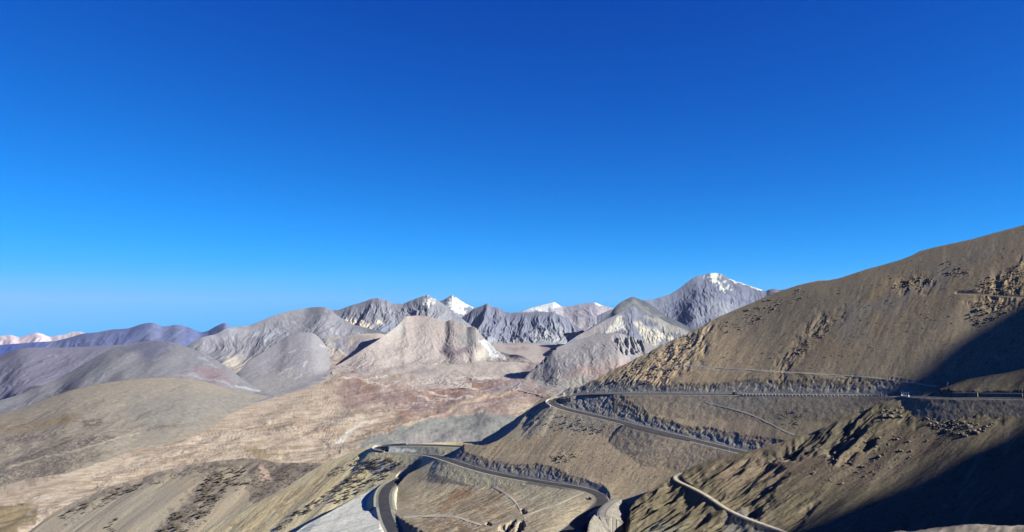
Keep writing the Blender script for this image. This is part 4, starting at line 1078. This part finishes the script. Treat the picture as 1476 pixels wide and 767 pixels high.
rc = np.empty(RX.shape + (3,)); rc[:] = lin((112, 102, 82)) / 1.2
o = mesh_np('mountain_ridge', np.stack([RX, RY, RZ], -1).reshape(-1, 3), grid_quads(*RX.shape), M_NEAR, rc.reshape(-1, 3))
tag(o, 'steep mountain ridge standing beyond the right edge of the view', 'mountain ridge', kind='structure')
#PART4
# ------------------------------------------------------------------ roads and tracks
def frame_line(w):
    t = np.gradient(w[:, :2], axis=0); t /= np.linalg.norm(t, axis=1)[:, None] + 1e-9
    return np.stack([t[:, 1], -t[:, 0]], 1)          # to the right of travel
def ribbon(name, w, half, mat, label, cat='road', lift=.10, off=0.0, thick=.06):
    n = frame_line(w); rows = []
    for a, dz in ((off - half - .05, -thick - .3), (off - half, 0), (off, .04), (off + half, 0), (off + half + .05, -thick - .3)):
        rows.append(np.column_stack([w[:, 0] + n[:, 0] * a, w[:, 1] + n[:, 1] * a, w[:, 2] + lift + dz]))
    o = mesh_np(name, np.stack(rows, 1).reshape(-1, 3), grid_quads(len(w), 5)[:, ::-1], mat, smooth_shade=False)
    return tag(o, label, cat, kind='structure')
ribbon('road', R1, 3.4, M_ASPH, 'upper asphalt road running along the brown hillside to the near hairpin and back down')
ribbon('road', R3, 3.1, M_ASPH, 'middle asphalt road looping round the far hairpin and down to the lower bend')
ribbon('road', R4, 3.2, M_ASPH, 'short asphalt road on the grey gravel fill at bottom centre')
ribbon('lay_by', LB, 2.6, M_ASPH, 'dark asphalt lay-by strip below the second road', 'lay-by', lift=.07)
for i, (h, lab) in {1: (.8, 'narrow pale track crossing the hillside above the upper road'), 2: (.9, 'pale dirt track slanting down below the upper road'),
                    3: (.95, 'pale winding dirt track across the front spur'), 4: (.8, 'faint dirt track near the bottom edge above the gravel fill'),
                    5: (.8, 'dirt track dropping from the middle road into a gully'), 6: (.35, 'thin pale path below the lower road bend'),
                    8: (.5, 'short pale path under the rocky outcrop at upper right'),
                    10: (1.2, 'gravel track curving over the pale embankment')}.items():
    if i in TRP:                       # a worn strip lying on the slope itself
        rows = [drape(N, [(x, y + d) for x, y in TRP[i]], 7) for d in (-TRW[i], 0, TRW[i])]
        n_ = min(len(r_) for r_ in rows)
        rows = [np.stack([np.interp(np.linspace(0, 1, n_), np.linspace(0, 1, len(r_)), r_[:, c_]) for c_ in range(3)], 1) + [0, 0, .14] for r_ in rows]
        tag(mesh_np('dirt_track', np.stack(rows, 1).reshape(-1, 3), grid_quads(n_, 3), M_TRACK), lab, 'track', kind='structure')
        continue
    ribbon('dirt_track', TR[i], h, M_GRAV if i == 10 else M_TRACK, lab, 'track', lift=.12)

# ------------------------------------------------------------------ small builders
def bm_obj(name, bm, mat, parent=None, smooth_shade=False):
    me = bpy.data.meshes.new(name)
    bmesh.ops.recalc_face_normals(bm, faces=bm.faces)
    bm.to_mesh(me); bm.free(); me.materials.append(mat)
    if smooth_shade: me.polygons.foreach_set('use_smooth', np.ones(len(me.polygons), bool))
    o = bpy.data.objects.new(name, me); COL.objects.link(o)
    if parent: o.parent = parent
    return o
def box(bm, x0, x1, y0, y1, z0, z1, bev=0.0):
    r = bmesh.ops.create_cube(bm, size=1.0)
    for v in r['verts']:
        v.co = ((x0 + x1) / 2 + v.co.x * (x1 - x0), (y0 + y1) / 2 + v.co.y * (y1 - y0), (z0 + z1) / 2 + v.co.z * (z1 - z0))
    if bev:
        bmesh.ops.bevel(bm, geom=list({e for v in r['verts'] for e in v.link_edges}), offset=bev, segments=1, affect='EDGES')
def cyl(bm, x, y, z0, z1, r, seg=8, axis='Z', r2=None):
    from mathutils import Matrix
    m = Matrix.Translation((x, y, (z0 + z1) / 2))
    if axis == 'X': m = Matrix.Translation((x, y, z0)) @ Matrix.Rotation(math.pi / 2, 4, 'Y'); h = z1
    else: h = z1 - z0
    bmesh.ops.create_cone(bm, cap_ends=True, segments=seg, radius1=r, radius2=r if r2 is None else r2, depth=h, matrix=m)
def empty(name, loc, rz=0.0):
    e = bpy.data.objects.new(name, None); COL.objects.link(e)
    e.empty_display_size = .5; e.location = loc; e.rotation_euler = (0, 0, rz); return e
def copy_tree(o, parent=None):
    c = o.copy(); COL.objects.link(c)
    if parent: c.parent = parent
    for ch in list(o.children): copy_tree(ch, c)
    return c
def wall_along(name, w, off, half, height, mat, label, cat='wall', base=-.6, taper=.8, group=None):
    n = frame_line(w); rows = []
    for a, z in ((off - half, base), (off - half * taper, height), (off + half * taper, height), (off + half, base)):
        rows.append(np.column_stack([w[:, 0] + n[:, 0] * a, w[:, 1] + n[:, 1] * a, w[:, 2] + z]))
    v = np.stack(rows, 1).reshape(-1, 3)
    q = grid_quads(len(w), 4)[:, ::-1]
    m = len(w)
    q = np.vstack([q, [[0, 1, 2, 3]], [[4 * m - 1, 4 * m - 2, 4 * m - 3, 4 * m - 4]]])
    o = mesh_np(name, v, q, mat, smooth_shade=False)
    return tag(o, label, cat, group)
def seg_px(w, x0, x1, part=None):
    """stretch of a centreline whose points are seen between two photo columns"""
    i = np.arange(len(w)); q, r = to_px(w[:, 0], w[:, 1], w[:, 2])
    m = (q > min(x0, x1)) & (q < max(x0, x1))
    if part is not None: m &= (i >= part[0] * len(w)) & (i <= part[1] * len(w))
    return w[m]
def side(w, ref=(0, 0)):     # +1 if the right of travel points towards the camera
    n = frame_line(w); k = len(w) // 2
    return 1.0 if n[k] @ (np.array(ref) - w[k, :2]) > 0 else -1.0

# ------------------------------------------------------------------ guard blocks along the upper road
tip = int(np.argmin(along(R1, 0)))               # index of the near hairpin
UP = R1[:tip]
g = seg_px(UP, 1066, 1282)
gs = side(g)
gq, _ = to_px(g[:, 0], g[:, 1], g[:, 2]); gn = frame_line(g)
first = None
xs = np.arange(1072, 1279, 4.3)
for k, x in enumerate(xs):
    i = int(np.argmin(np.abs(gq - x)))
    ang = math.atan2(gn[i, 1], gn[i, 0])
    off = 4.2 * gs
    loc = (g[i, 0] + gn[i, 0] * off, g[i, 1] + gn[i, 1] * off, g[i, 2])
    if first is None:
        first = empty('guard_block', loc, ang)
        b = bmesh.new(); box(b, -.24, .24, -.45, .45, -.4, .62, .04); bm_obj('block', b, M_CONC, first)
        b = bmesh.new(); box(b, -.22, .22, -.42, .42, .625, .78, .03); bm_obj('cap', b, M_WHITE, first)
        o = first
    else:
        o = copy_tree(first); o.location = loc; o.rotation_euler = (0, 0, ang)
    tag(o, 'leftmost guard block of the long row, beside the black car' if k == 0 else 'rightmost guard block of the long row, in shade by the tall thin pole' if k == len(xs) - 1
        else 'small white capped guard block in the long row along the upper road', 'guard block', 'guard blocks lining the upper road')

# ------------------------------------------------------------------ walls
h = seg_px(R1[max(0, tip - 60):tip + 16], 700, 803)
h = h[np.r_[True, np.hypot(*np.diff(h[:, :2], axis=0).T) > .3]]
wall_along('parapet', h, -side(h, (200, 450)) * 5.4, .3, .6, M_CONC, 'white parapet wall round the outside of the near hairpin bend', 'parapet')
tip3 = int(np.argmin(along(R3, 0)[:int(len(R3) * .6)]))
h3 = R3[max(0, tip3 - 14):tip3 + 8]
wall_along('parapet', h3, -side(h3, (-60, 575)) * 4.3, .4, .8, M_CONC, 'pale parapet wall round the far hairpin bend', 'parapet')
rw = seg_px(UP, 1368, 1407)
wl = wall_along('retaining_wall', rw, -side(rw) * 4.8, .6, 2.3, M_WALL, 'dark shaded retaining wall on the uphill side of the upper road', 'retaining wall')
rw = seg_px(UP, 1409, 1476)
wall_along('retaining_wall', rw, -side(rw) * 4.8, .6, 2.0, M_WALL, 'long grey retaining wall by the road at the right edge', 'retaining wall')
rw = seg_px(UP, 1284, 1302)
wall_along('retaining_wall', rw, -side(rw) * 4.8, .5, 1.6, M_WALL, 'short pale wall in shade left of the white culvert railing', 'retaining wall')
# pale wall at the lower bend
bw = world_line([(849, 719.5), (853, 721), (857, 720), (859.5, 717)], hillD, sm=3)
wall_along('retaining_wall', bw, 0, .5, 1.4, M_WALL, 'little pale wall inside the lower road bend', 'retaining wall')

# culvert railing: a white kerb with five thin posts
cv = seg_px(UP, 1302, 1321)
c0, c1 = cv[0], cv[-1]
L = float(np.hypot(*(c1 - c0)[:2])); ang = math.atan2(*(c1 - c0)[1::-1])
nn = frame_line(cv)[len(cv) // 2] * side(cv) * 4.5
root = empty('culvert_railing', ((c0[0] + c1[0]) / 2 + nn[0], (c0[1] + c1[1]) / 2 + nn[1], (c0[2] + c1[2]) / 2), ang)
tag(root, 'white culvert kerb with upturned ends and five thin posts beside the upper road', 'railing')
b = bmesh.new(); box(b, -L / 2, L / 2, -.3, .3, -.5, .55, .03)
for sg in (-1, 1):
    box(b, sg * L / 2 - .28, sg * L / 2 + .28, -.32, .32, -.5, 1.05, .04)
bm_obj('kerb', b, M_WHITE, root)
post = None
for k in range(5):
    if post is None:
        b = bmesh.new(); cyl(b, 0, 0, .4, 2.6, .055); post = bm_obj('post', b, M_STEEL, root); p_ = post
    else:
        p_ = post.copy(); COL.objects.link(p_); p_.parent = root
    p_.location = (-L / 2 + L * k / 4, 0, 0)

# ------------------------------------------------------------------ signs and posts
def sign(loc, rz, w, hgt, z0, kind, label, cat='road sign', mat=M_WHITE):
    r = empty('road_sign', loc, rz); tag(r, label, cat)
    b = bmesh.new()
    for sx in ((-.35, .35) if w > 1.2 else (0,)):
        cyl(b, sx * w, 0, -.4, z0 + hgt * .8, .06)
        pm = bm_obj('post', b, M_STEEL, r); b = bmesh.new()
    b.free(); b = bmesh.new()
    if kind == 'round':
        cyl(b, 0, -.09, z0, .05, hgt / 2, 14, 'X')
        for v in b.verts: v.co = (v.co.y, v.co.x - .1, v.co.z) if False else v.co
        bmesh.ops.rotate(b, cent=(0, -.09, z0), matrix=__import__('mathutils').Matrix.Rotation(math.pi / 2, 3, 'Z'), verts=b.verts)
        bmesh.ops.translate(b, vec=(0, 0, hgt / 2), verts=b.verts)
    elif kind == 'tri':
        vs = [b.verts.new((x, y, z)) for y in (-.12, -.07) for x, z in ((-w / 2, z0), (w / 2, z0), (0, z0 + hgt))]
        b.faces.new(vs[:3]); b.faces.new(vs[3:])
        for i in range(3): b.faces.new((vs[i], vs[(i + 1) % 3], vs[3 + (i + 1) % 3], vs[3 + i]))
    else:
        box(b, -w / 2, w / 2, -.13, -.07, z0, z0 + hgt, .015)
    bm_obj('board', b, mat, r)
    return r
def on_bench(w, px, off, part=None):
    q, _ = to_px(w[:, 0], w[:, 1], w[:, 2])
    ok = np.abs(q - px)
    if part is not None:
        i = np.arange(len(w)); ok = ok + 1e4 * ((i < part[0]) | (i > part[1]))
    i = int(np.argmin(ok)); n = frame_line(w)[i]
    sgn = 1.0 if n @ (-w[i, :2]) > 0 else -1.0
    return (w[i, 0] + n[0] * off * sgn, w[i, 1] + n[1] * off * sgn, w[i, 2] - .05)
def facing(p):                      # turn a board towards the camera side
    return math.atan2(-p[0], p[1]) 
nU = len(R1)
p = on_bench(R1, 843, -6.2, (0, tip)); sign(p, facing(p), .9, .9, 1.3, 'round', 'tiny round white sign against the dark road cutting')
p = on_bench(R1, 928, -6.8, (tip, nU)); sign(p, facing(p), 1.5, 1.0, .7, 'box', 'white rectangular board on the uphill side of the second road')
p = on_bench(R1, 1060, 5.8, (tip, nU)); sign(p, facing(p), .9, .9, 1.6, 'round', 'white round sign on a post where the second road disappears')
p = on_bench(R3, 702, -6.0, (tip3 + 10, len(R3))); sign(p, facing(p), 1.8, 1.1, .9, 'tri', 'white triangular sign above the middle road')
p = on_bench(R3, 773, -6.0, (tip3 + 10, len(R3))); sign(p, facing(p), 1.4, .5, .5, 'box', 'low white board above the middle road, right of the triangular sign')
def pole(p, hgt, label):
    r = empty('marker_pole', p, 0); tag(r, label, 'marker pole')
    b = bmesh.new(); cyl(b, 0, 0, -.5, hgt, .07, 8, r2=.05); bm_obj('shaft', b, M_STEEL, r)
    b = bmesh.new(); cyl(b, 0, 0, hgt, hgt + .25, .10, 8); bm_obj('cap', b, M_WHITE, r)
pole(on_bench(R1, 1272, 6.0, (0, tip)), 3.0, 'tall thin pole in shade at the end of the guard blocks')
pole(on_bench(R3, 834, 5.0, (tip3 + 10, len(R3))), 2.6, 'thin pale pole beside the middle road, left of the pair at the bend')
pole(on_bench(R3, 853, 5.0, (tip3 + 10, len(R3))), 2.8, 'thin pale pole at the start of the lower bend')
pk = hillD(np.array([874.]), np.array([720.]))
pp = N.at(875, 719); pole(tuple(pp), 2.6, 'thin pale pole on the outer side of the lower bend')
pp = S.at(1366, 556); pole(tuple(pp), 1.6, 'short pale pole on the lit knoll above the road')

# ------------------------------------------------------------------ black car on the upper road
def car(loc, rz):
    r = empty('parked_car', loc, rz); tag(r, 'small black car on the upper road at the start of the guard blocks', 'car')
    prof = [(-2.1, .35), (-2.15, .75), (-2.0, 1.0), (-1.55, 1.08), (-1.2, 1.5), (-.2, 1.58), (.45, 1.5), (1.05, 1.02), (1.9, .9), (2.12, .7), (2.1, .35)]
    b = bmesh.new(); rings = []
    for y, kx in ((-.88, .94), (-.84, 1), (.84, 1), (.88, .94)):
        rings.append([b.verts.new((x, y * (1 if z < 1.05 else .84), .35 + (z - .35) * kx)) for x, z in prof])
    for a, c in zip(rings[:-1], rings[1:]):
        for i in range(len(prof)):
            j = (i + 1) % len(prof); b.faces.new((a[i], a[j], c[j], c[i]))
    b.faces.new(rings[0]); b.faces.new(rings[-1])
    body = bm_obj('body', b, M_CAR, r)
    for nm, pts, y in (('windscreen', [(.5, 1.46), (1.02, 1.06)], .66), ('rear_window', [(-1.24, 1.44), (-1.52, 1.12)], .66)):
        b = bmesh.new(); (x1, z1), (x2, z2) = pts; o_ = .03 if x1 > 0 else -.03
        b.faces.new([b.verts.new(v) for v in ((x1 + o_, -y, z1), (x1 + o_, y, z1), (x2 + o_, y * 1.1, z2), (x2 + o_, -y * 1.1, z2))])
        bm_obj(nm, b, M_GLASS, r)
    for sg in (-1, 1):
        b = bmesh.new(); box(b, -1.15, .42, sg * .75 - .02, sg * .75 + .02, 1.1, 1.45); bm_obj('side_window', b, M_GLASS, r)
        b = bmesh.new(); box(b, 2.06, 2.14, sg * .6 - .16, sg * .6 + .16, .68, .82, .02); bm_obj('headlight', b, M_WHITE, r)
        b = bmesh.new(); box(b, -2.17, -2.1, sg * .62 - .12, sg * .62 + .12, .75, .92, .02); bm_obj('tail_light', b, M_RED, r)
        for x in (-1.3, 1.3):
            b = bmesh.new(); cyl(b, 0, 0, 0, .22, .33, 16, 'X')
            w_ = bm_obj('wheel', b, M_RUBBER, r); w_.rotation_euler = (0, 0, math.pi / 2); w_.location = (x, sg * .78, .33)
            b = bmesh.new(); cyl(b, 0, 0, 0, .235, .19, 10, 'X'); bm_obj('rim', b, M_STEEL, w_)
p = on_bench(R1, 1061, 1.0, (0, tip))
car((p[0], p[1], p[2] + .16), math.atan2(-p[1], -p[0]) + .5)

# ------------------------------------------------------------------ boulders and rubble
def rock_mesh(name, seed, mat, sub=1, squash=.75):
    b = bmesh.new(); bmesh.ops.create_icosphere(b, subdivisions=sub, radius=1.0)
    r = random.Random(seed)
    ax = [Vector((r.gauss(0, 1), r.gauss(0, 1), r.gauss(0, 1))).normalized() for _ in range(9)]
    dd = [r.uniform(.45, .85) for _ in ax]
    for v in b.verts:
        for a, d in zip(ax, dd):
            t = v.co.dot(a)
            if t > d: v.co -= a * (t - d)
        v.co *= 1 + r.uniform(-.07, .07); v.co.z *= squash
    me = bpy.data.meshes.new(name); b.to_mesh(me); b.free(); me.materials.append(mat); return me
ROCKS_P = [rock_mesh('boulder', s_, M_ROCK_P, 2) for s_ in range(5)]
ROCKS_D = [rock_mesh('boulder', 20 + s_, M_ROCK_D, 2) for s_ in range(5)]
ICO = rock_mesh('r', 5, M_ROCK_P, 1)
IV = np.array([v.co for v in ICO.vertices]); IF = np.array([p.vertices for p in ICO.polygons])

def pick(poly, n, r_):
    p = np.asarray(poly, F); out = []
    while len(out) < n:
        x = r_.uniform(p[:, 0].min(), p[:, 0].max(), 64); y = r_.uniform(p[:, 1].min(), p[:, 1].max(), 64)
        ok = inside(x, y, p) & (perlin(x / 9, y / 7, 3.3) + .35 * r_.normal(size=64) > -.05)
        out += list(zip(x[ok], y[ok]))
    return out[:n]
rubble = {'p': [], 'd': []}
def add_rubble(store, sh, poly, n, lo, hi, squash=1.0):
    for x, y in pick(poly, n, rng):
        p = sh.at(x, y); s_ = lo + (hi - lo) * rng.random() ** 2.5
        a = rng.uniform(0, 6.3); ca, sa = math.cos(a), math.sin(a)
        v = IV * s_ * np.array([rng.uniform(.8, 1.4), rng.uniform(.7, 1.1), rng.uniform(.7, 1.2) * squash])
        v = np.column_stack([v[:, 0] * ca - v[:, 1] * sa, v[:, 0] * sa + v[:, 1] * ca, v[:, 2]])
        store.append(v + p + [0, 0, s_ * .15])
def add_boulders(sh, poly, n, lo, hi, pale, label, group):
    for x, y in pick(poly, n, rng):
        p = sh.at(x, y); s_ = lo + (hi - lo) * rng.random() ** 2
        me = (ROCKS_P if pale else ROCKS_D)[rng.integers(5)]
        o = bpy.data.objects.new('boulder', me); COL.objects.link(o)
        o.location = tuple(p + [0, 0, s_ * .2]); o.scale = (s_ * rng.uniform(.9, 1.4), s_ * rng.uniform(.8, 1.1), s_ * rng.uniform(.8, 1.2))
        o.rotation_euler = (rng.uniform(-.3, .3), rng.uniform(-.3, .3), rng.uniform(0, 6.3))
        tag(o, label, 'boulder', group)
B1 = [(1330, 604), (1350, 600), (1385, 606), (1420, 612), (1440, 606), (1425, 622), (1390, 630), (1350, 620)]
B2 = [(1262, 600), (1275, 590), (1296, 585), (1302, 592), (1298, 602), (1275, 608)]
B3 = [(1170, 690), (1180, 660), (1240, 640), (1290, 615), (1340, 632), (1330, 655), (1260, 690), (1220, 700)]
B4 = [(745, 607), (775, 590), (820, 600), (880, 612), (885, 622), (840, 628), (790, 618)]
B5 = [(790, 655), (812, 650), (834, 655), (830, 667), (800, 667)]
B6 = [(1285, 415), (1298, 403), (1320, 396), (1346, 400), (1340, 412), (1318, 420)]
B7 = [(1035, 466), (1060, 450), (1110, 430), (1150, 416), (1175, 425), (1120, 450), (1080, 475), (1045, 480)]
B8 = [(885, 550), (905, 526), (950, 505), (1000, 480), (1018, 480), (1005, 505), (975, 535), (950, 556)]
B9 = [(1392, 452), (1410, 436), (1476, 432), (1476, 428), (1450, 452), (1410, 478)]
B10 = [(1120, 590), (1150, 585), (1160, 600), (1150, 618), (1125, 612)]
add_boulders(S, B1, 62, .5, 1.25, True, 'pale boulder in the rock band below the road on the front spur', 'boulders in the pale band on the front spur')
add_boulders(S, B2, 24, .6, 1.4, True, 'pale boulder in the cluster at the top left of the front spur', 'boulders clustered at the top of the front spur')
add_boulders(S, B3, 46, .4, 1.1, True, 'scattered small boulder on the lit side of the front spur near the black shadow', 'boulders scattered over the front spur')
add_boulders(N, B4, 44, .4, .9, True, 'small pale boulder on the slope just below the near hairpin', 'boulders below the near hairpin')
add_boulders(N, B5, 20, .4, 1.0, True, 'small pale boulder in the knot of rocks between the second and middle roads', 'boulders between the two roads')
add_boulders(N, B6, 24, .6, 1.5, False, 'brown boulder of the rocky outcrop high on the hillside', 'boulders of the high outcrop')
add_boulders(N, B7, 26, .6, 1.5, False, 'dark boulder near the skyline on the left shoulder of the hillside', 'boulders along the hillside shoulder')
add_boulders(N, B8, 36, .6, 1.4, True, 'tan boulder in the rocky chute above the road cutting', 'boulders in the rocky chute')
add_boulders(N, B9, 18, .6, 1.5, False, 'brown boulder in the rubble under the path at the right edge', 'boulders under the path at the right edge')
for sh, poly, n, lo, hi, k in ((S, B1, 260, .2, .6, 'p'), (S, B2, 90, .2, .7, 'p'), (S, B3, 260, .2, .5, 'p'), (N, B4, 300, .2, .5, 'p'), (N, B5, 60, .2, .5, 'p'),
                               (N, B6, 60, .4, 1.0, 'd'), (N, B7, 160, .3, .8, 'd'), (N, B8, 420, .3, .8, 'p'), (N, B8, 200, .3, .8, 'd'), (N, B9, 160, .3, .9, 'd'), (N, B10, 90, .3, .6, 'p'),
                               (N, [(1350, 392), (1365, 372), (1390, 380), (1400, 398), (1370, 400)], 60, .4, 1.1, 'd'),
                               (N, [(1400, 420), (1420, 400), (1450, 388), (1476, 375), (1476, 425)], 160, .4, 1.2, 'd'),
                               (N, [(1130, 530), (1150, 500), (1190, 470), (1210, 455), (1200, 475), (1150, 515)], 130, .3, 1.0, 'd'),
                               (N, [(660, 640), (780, 590), (1000, 640), (900, 700), (760, 680)], 260, .15, .45, 'p'),
                               (N, [(600, 700), (700, 690), (850, 712), (760, 740), (640, 760)], 260, .15, .45, 'p'),
                               (N, [(1000, 520), (1200, 420), (1400, 360), (1476, 345), (1476, 420), (1300, 500), (1150, 540)], 320, .25, .7, 'd'),
                               (E, [(850, 762), (862, 742), (884, 724), (898, 735), (906, 766)], 140, .12, .4, 'p'),
               (S, [(980, 690), (1100, 655), (1280, 590), (1476, 590), (1200, 720), (1060, 740)], 500, .15, .5, 'd')):
    add_rubble(rubble[k], sh, poly, n, lo, hi)
def join_stuff(name, chunks, mat, label, cat):
    v = np.vstack(chunks); f = np.vstack([IF + i * len(IV) for i in range(len(chunks))])
    tag(mesh_np(name, v, f, mat, smooth_shade=False), label, cat, kind='stuff')
join_stuff('rubble', rubble['p'], M_ROCK_P, 'small pale stones strewn over the slopes', 'rubble')
join_stuff('rubble', rubble['d'], M_ROCK_D, 'small dark brown stones strewn over the slopes', 'rubble')

# ------------------------------------------------------------------ scrub
def scrub_mesh(seed):
    b = bmesh.new(); bmesh.ops.create_icosphere(b, subdivisions=2, radius=1.0); r = random.Random(seed)
    for v in b.verts:
        k = 1 + .35 * math.sin(5 * v.co.x + seed) * math.cos(4 * v.co.y) + r.uniform(-.22, .22)
        v.co = (v.co.x * k, v.co.y * k, max(v.co.z, -.2) * (1 + r.uniform(-.4, .5)))
    me = bpy.data.meshes.new('scrub_clump'); b.to_mesh(me); b.free(); me.materials.append(M_SCRUB); return me
SCRUB = [scrub_mesh(s_) for s_ in range(6)]
SV = [np.array([v.co for v in m_.vertices]) for m_ in SCRUB[:1]][0]; SF = np.array([p_.vertices for p_ in SCRUB[0].polygons])
mats = []
def scrub(sh, poly, n, lo, hi, ang, label=None, group=None):
    for x, y in pick(poly, n, rng):
        p = sh.at(x, y); s_ = lo + (hi - lo) * rng.random() ** 2; a = ang + rng.normal() * .15; el = rng.uniform(1.3, 2.6)
        if label:
            o = bpy.data.objects.new('scrub_clump', SCRUB[rng.integers(6)]); COL.objects.link(o)
            o.location = tuple(p); o.scale = (s_ * el, s_, s_ * .45); o.rotation_euler = (0, 0, a)
            tag(o, label, 'shrub', group)
        else:
            ca, sa = math.cos(a), math.sin(a); v = IV * [s_ * el, s_, s_ * .45]
            mats.append(np.column_stack([v[:, 0] * ca - v[:, 1] * sa, v[:, 0] * sa + v[:, 1] * ca, v[:, 2]]) + p)
fallA, fallP = math.radians(60), math.radians(48)
SA1 = [(282, 715), (300, 690), (318, 680), (332, 690), (325, 712), (305, 735), (285, 730)]
SA2 = [(225, 768), (250, 738), (285, 722), (305, 735), (300, 752), (270, 768)]
SA3 = [(325, 675), (355, 672), (362, 700), (345, 712), (330, 700)]
SA4 = [(85, 748), (100, 735), (150, 708), (200, 694), (235, 684), (232, 696), (180, 712), (120, 745), (100, 760)]
SA5 = [(235, 684), (270, 672), (330, 668), (350, 676), (320, 690), (280, 688), (250, 692)]
SA6 = [(150, 765), (155, 748), (170, 745), (168, 765)]
SA7 = [(360, 680), (400, 670), (460, 670), (440, 690), (400, 708), (365, 720)]
SP1 = [(505, 685), (518, 662), (560, 658), (575, 668), (560, 690), (530, 705), (500, 715)]
SP2 = [(478, 720), (500, 690), (530, 690), (520, 710), (490, 728)]
SP3 = [(560, 662), (590, 664), (588, 675), (572, 678)]
SP4 = [(400, 760), (430, 735), (480, 705), (500, 690), (495, 705), (450, 735), (420, 755), (400, 768)]
SP5 = [(470, 680), (500, 665), (520, 655), (515, 668), (480, 692)]
for sh, poly, n, lo, hi, ang, lab, grp in (
        (A, SA1, 46, .9, 2.2, fallA, 'dark scrub clump in the dense patch at the centre of the bottom left spur', 'scrub in the central patch of the low spur'),
        (A, SA2, 34, .9, 2.2, fallA, 'dark scrub clump in the patch at the bottom edge of the left spur', 'scrub at the bottom edge of the low spur'),
        (A, SA3, 20, .9, 2.0, fallA, 'dark scrub clump among spaced clumps right of the central patch', 'scrub right of the central patch'),
        (A, SA4, 42, .9, 2.2, fallA, 'dark scrub clump on the left crest of the low spur', 'scrub on the crest of the low spur'),
        (A, SA6, 12, .9, 1.7, fallA, 'dark scrub clump in the small isolated group at bottom left', 'scrub in the small isolated group'),
        (P, SP1, 84, .6, 1.35, fallP, 'brown scrub clump on the slope under the far hairpin', 'scrub under the far hairpin'),
        (P, SP2, 24, .6, 1.2, fallP, 'brown scrub clump just above the grey gravel fill', 'scrub above the gravel fill'),
        (P, SP3, 10, .6, 1.1, fallP, 'brown scrub clump at the right end under the hairpin road', 'scrub at the right end under the hairpin'),
        (P, SP4, 26, .6, 1.2, fallP, 'brown scrub clump along the lower edge of the brown band', 'scrub along the brown band')):
    scrub(sh, poly, n, lo, hi, ang, lab, grp)
for a_ in ((A, SA1, 330, .4, 1.0, fallA), (A, SA2, 260, .4, 1.0, fallA), (A, SA3, 60, .4, .9, fallA), (A, SA4, 160, .4, 1.0, fallA), (A, SA5, 260, .4, 1.0, fallA),
           (A, SA7, 420, .4, 1.0, fallA), (P, SP1, 260, .3, .7, fallP), (P, SP4, 420, .25, .6, fallP), (P, SP5, 160, .3, .6, fallP), (P, SP2, 60, .3, .6, fallP)):
    scrub(*a_)
v = np.vstack(mats); f = np.vstack([IF + i * len(IV) for i in range(len(mats))])
tag(mesh_np('low_scrub', v, f, M_SCRUB, smooth_shade=False), 'low dark scrub covering the spurs at bottom left', 'scrub', kind='stuff')

# ------------------------------------------------------------------ thin mountain air
HZ = bmesh.new(); box(HZ, -23000, 23000, -13000, 27000, -1900, 700)
hm = bpy.data.materials.new('thin_haze'); hm.use_nodes = True
t = hm.node_tree; t.nodes.remove(t.nodes['Principled BSDF'])
vol = t.nodes.new('ShaderNodeVolumePrincipled')
vol.inputs['Color'].default_value = (0.66, 0.80, 1.0, 1)
vol.inputs['Density'].default_value = 0.27e-5
vol.inputs['Anisotropy'].default_value = 0.0
t.links.new(vol.outputs[0], t.nodes['Material Output'].inputs['Volume'])
hz = bm_obj('haze', HZ, hm); hz['kind'] = 'stuff'; hz['label'] = 'thin blue mountain haze'
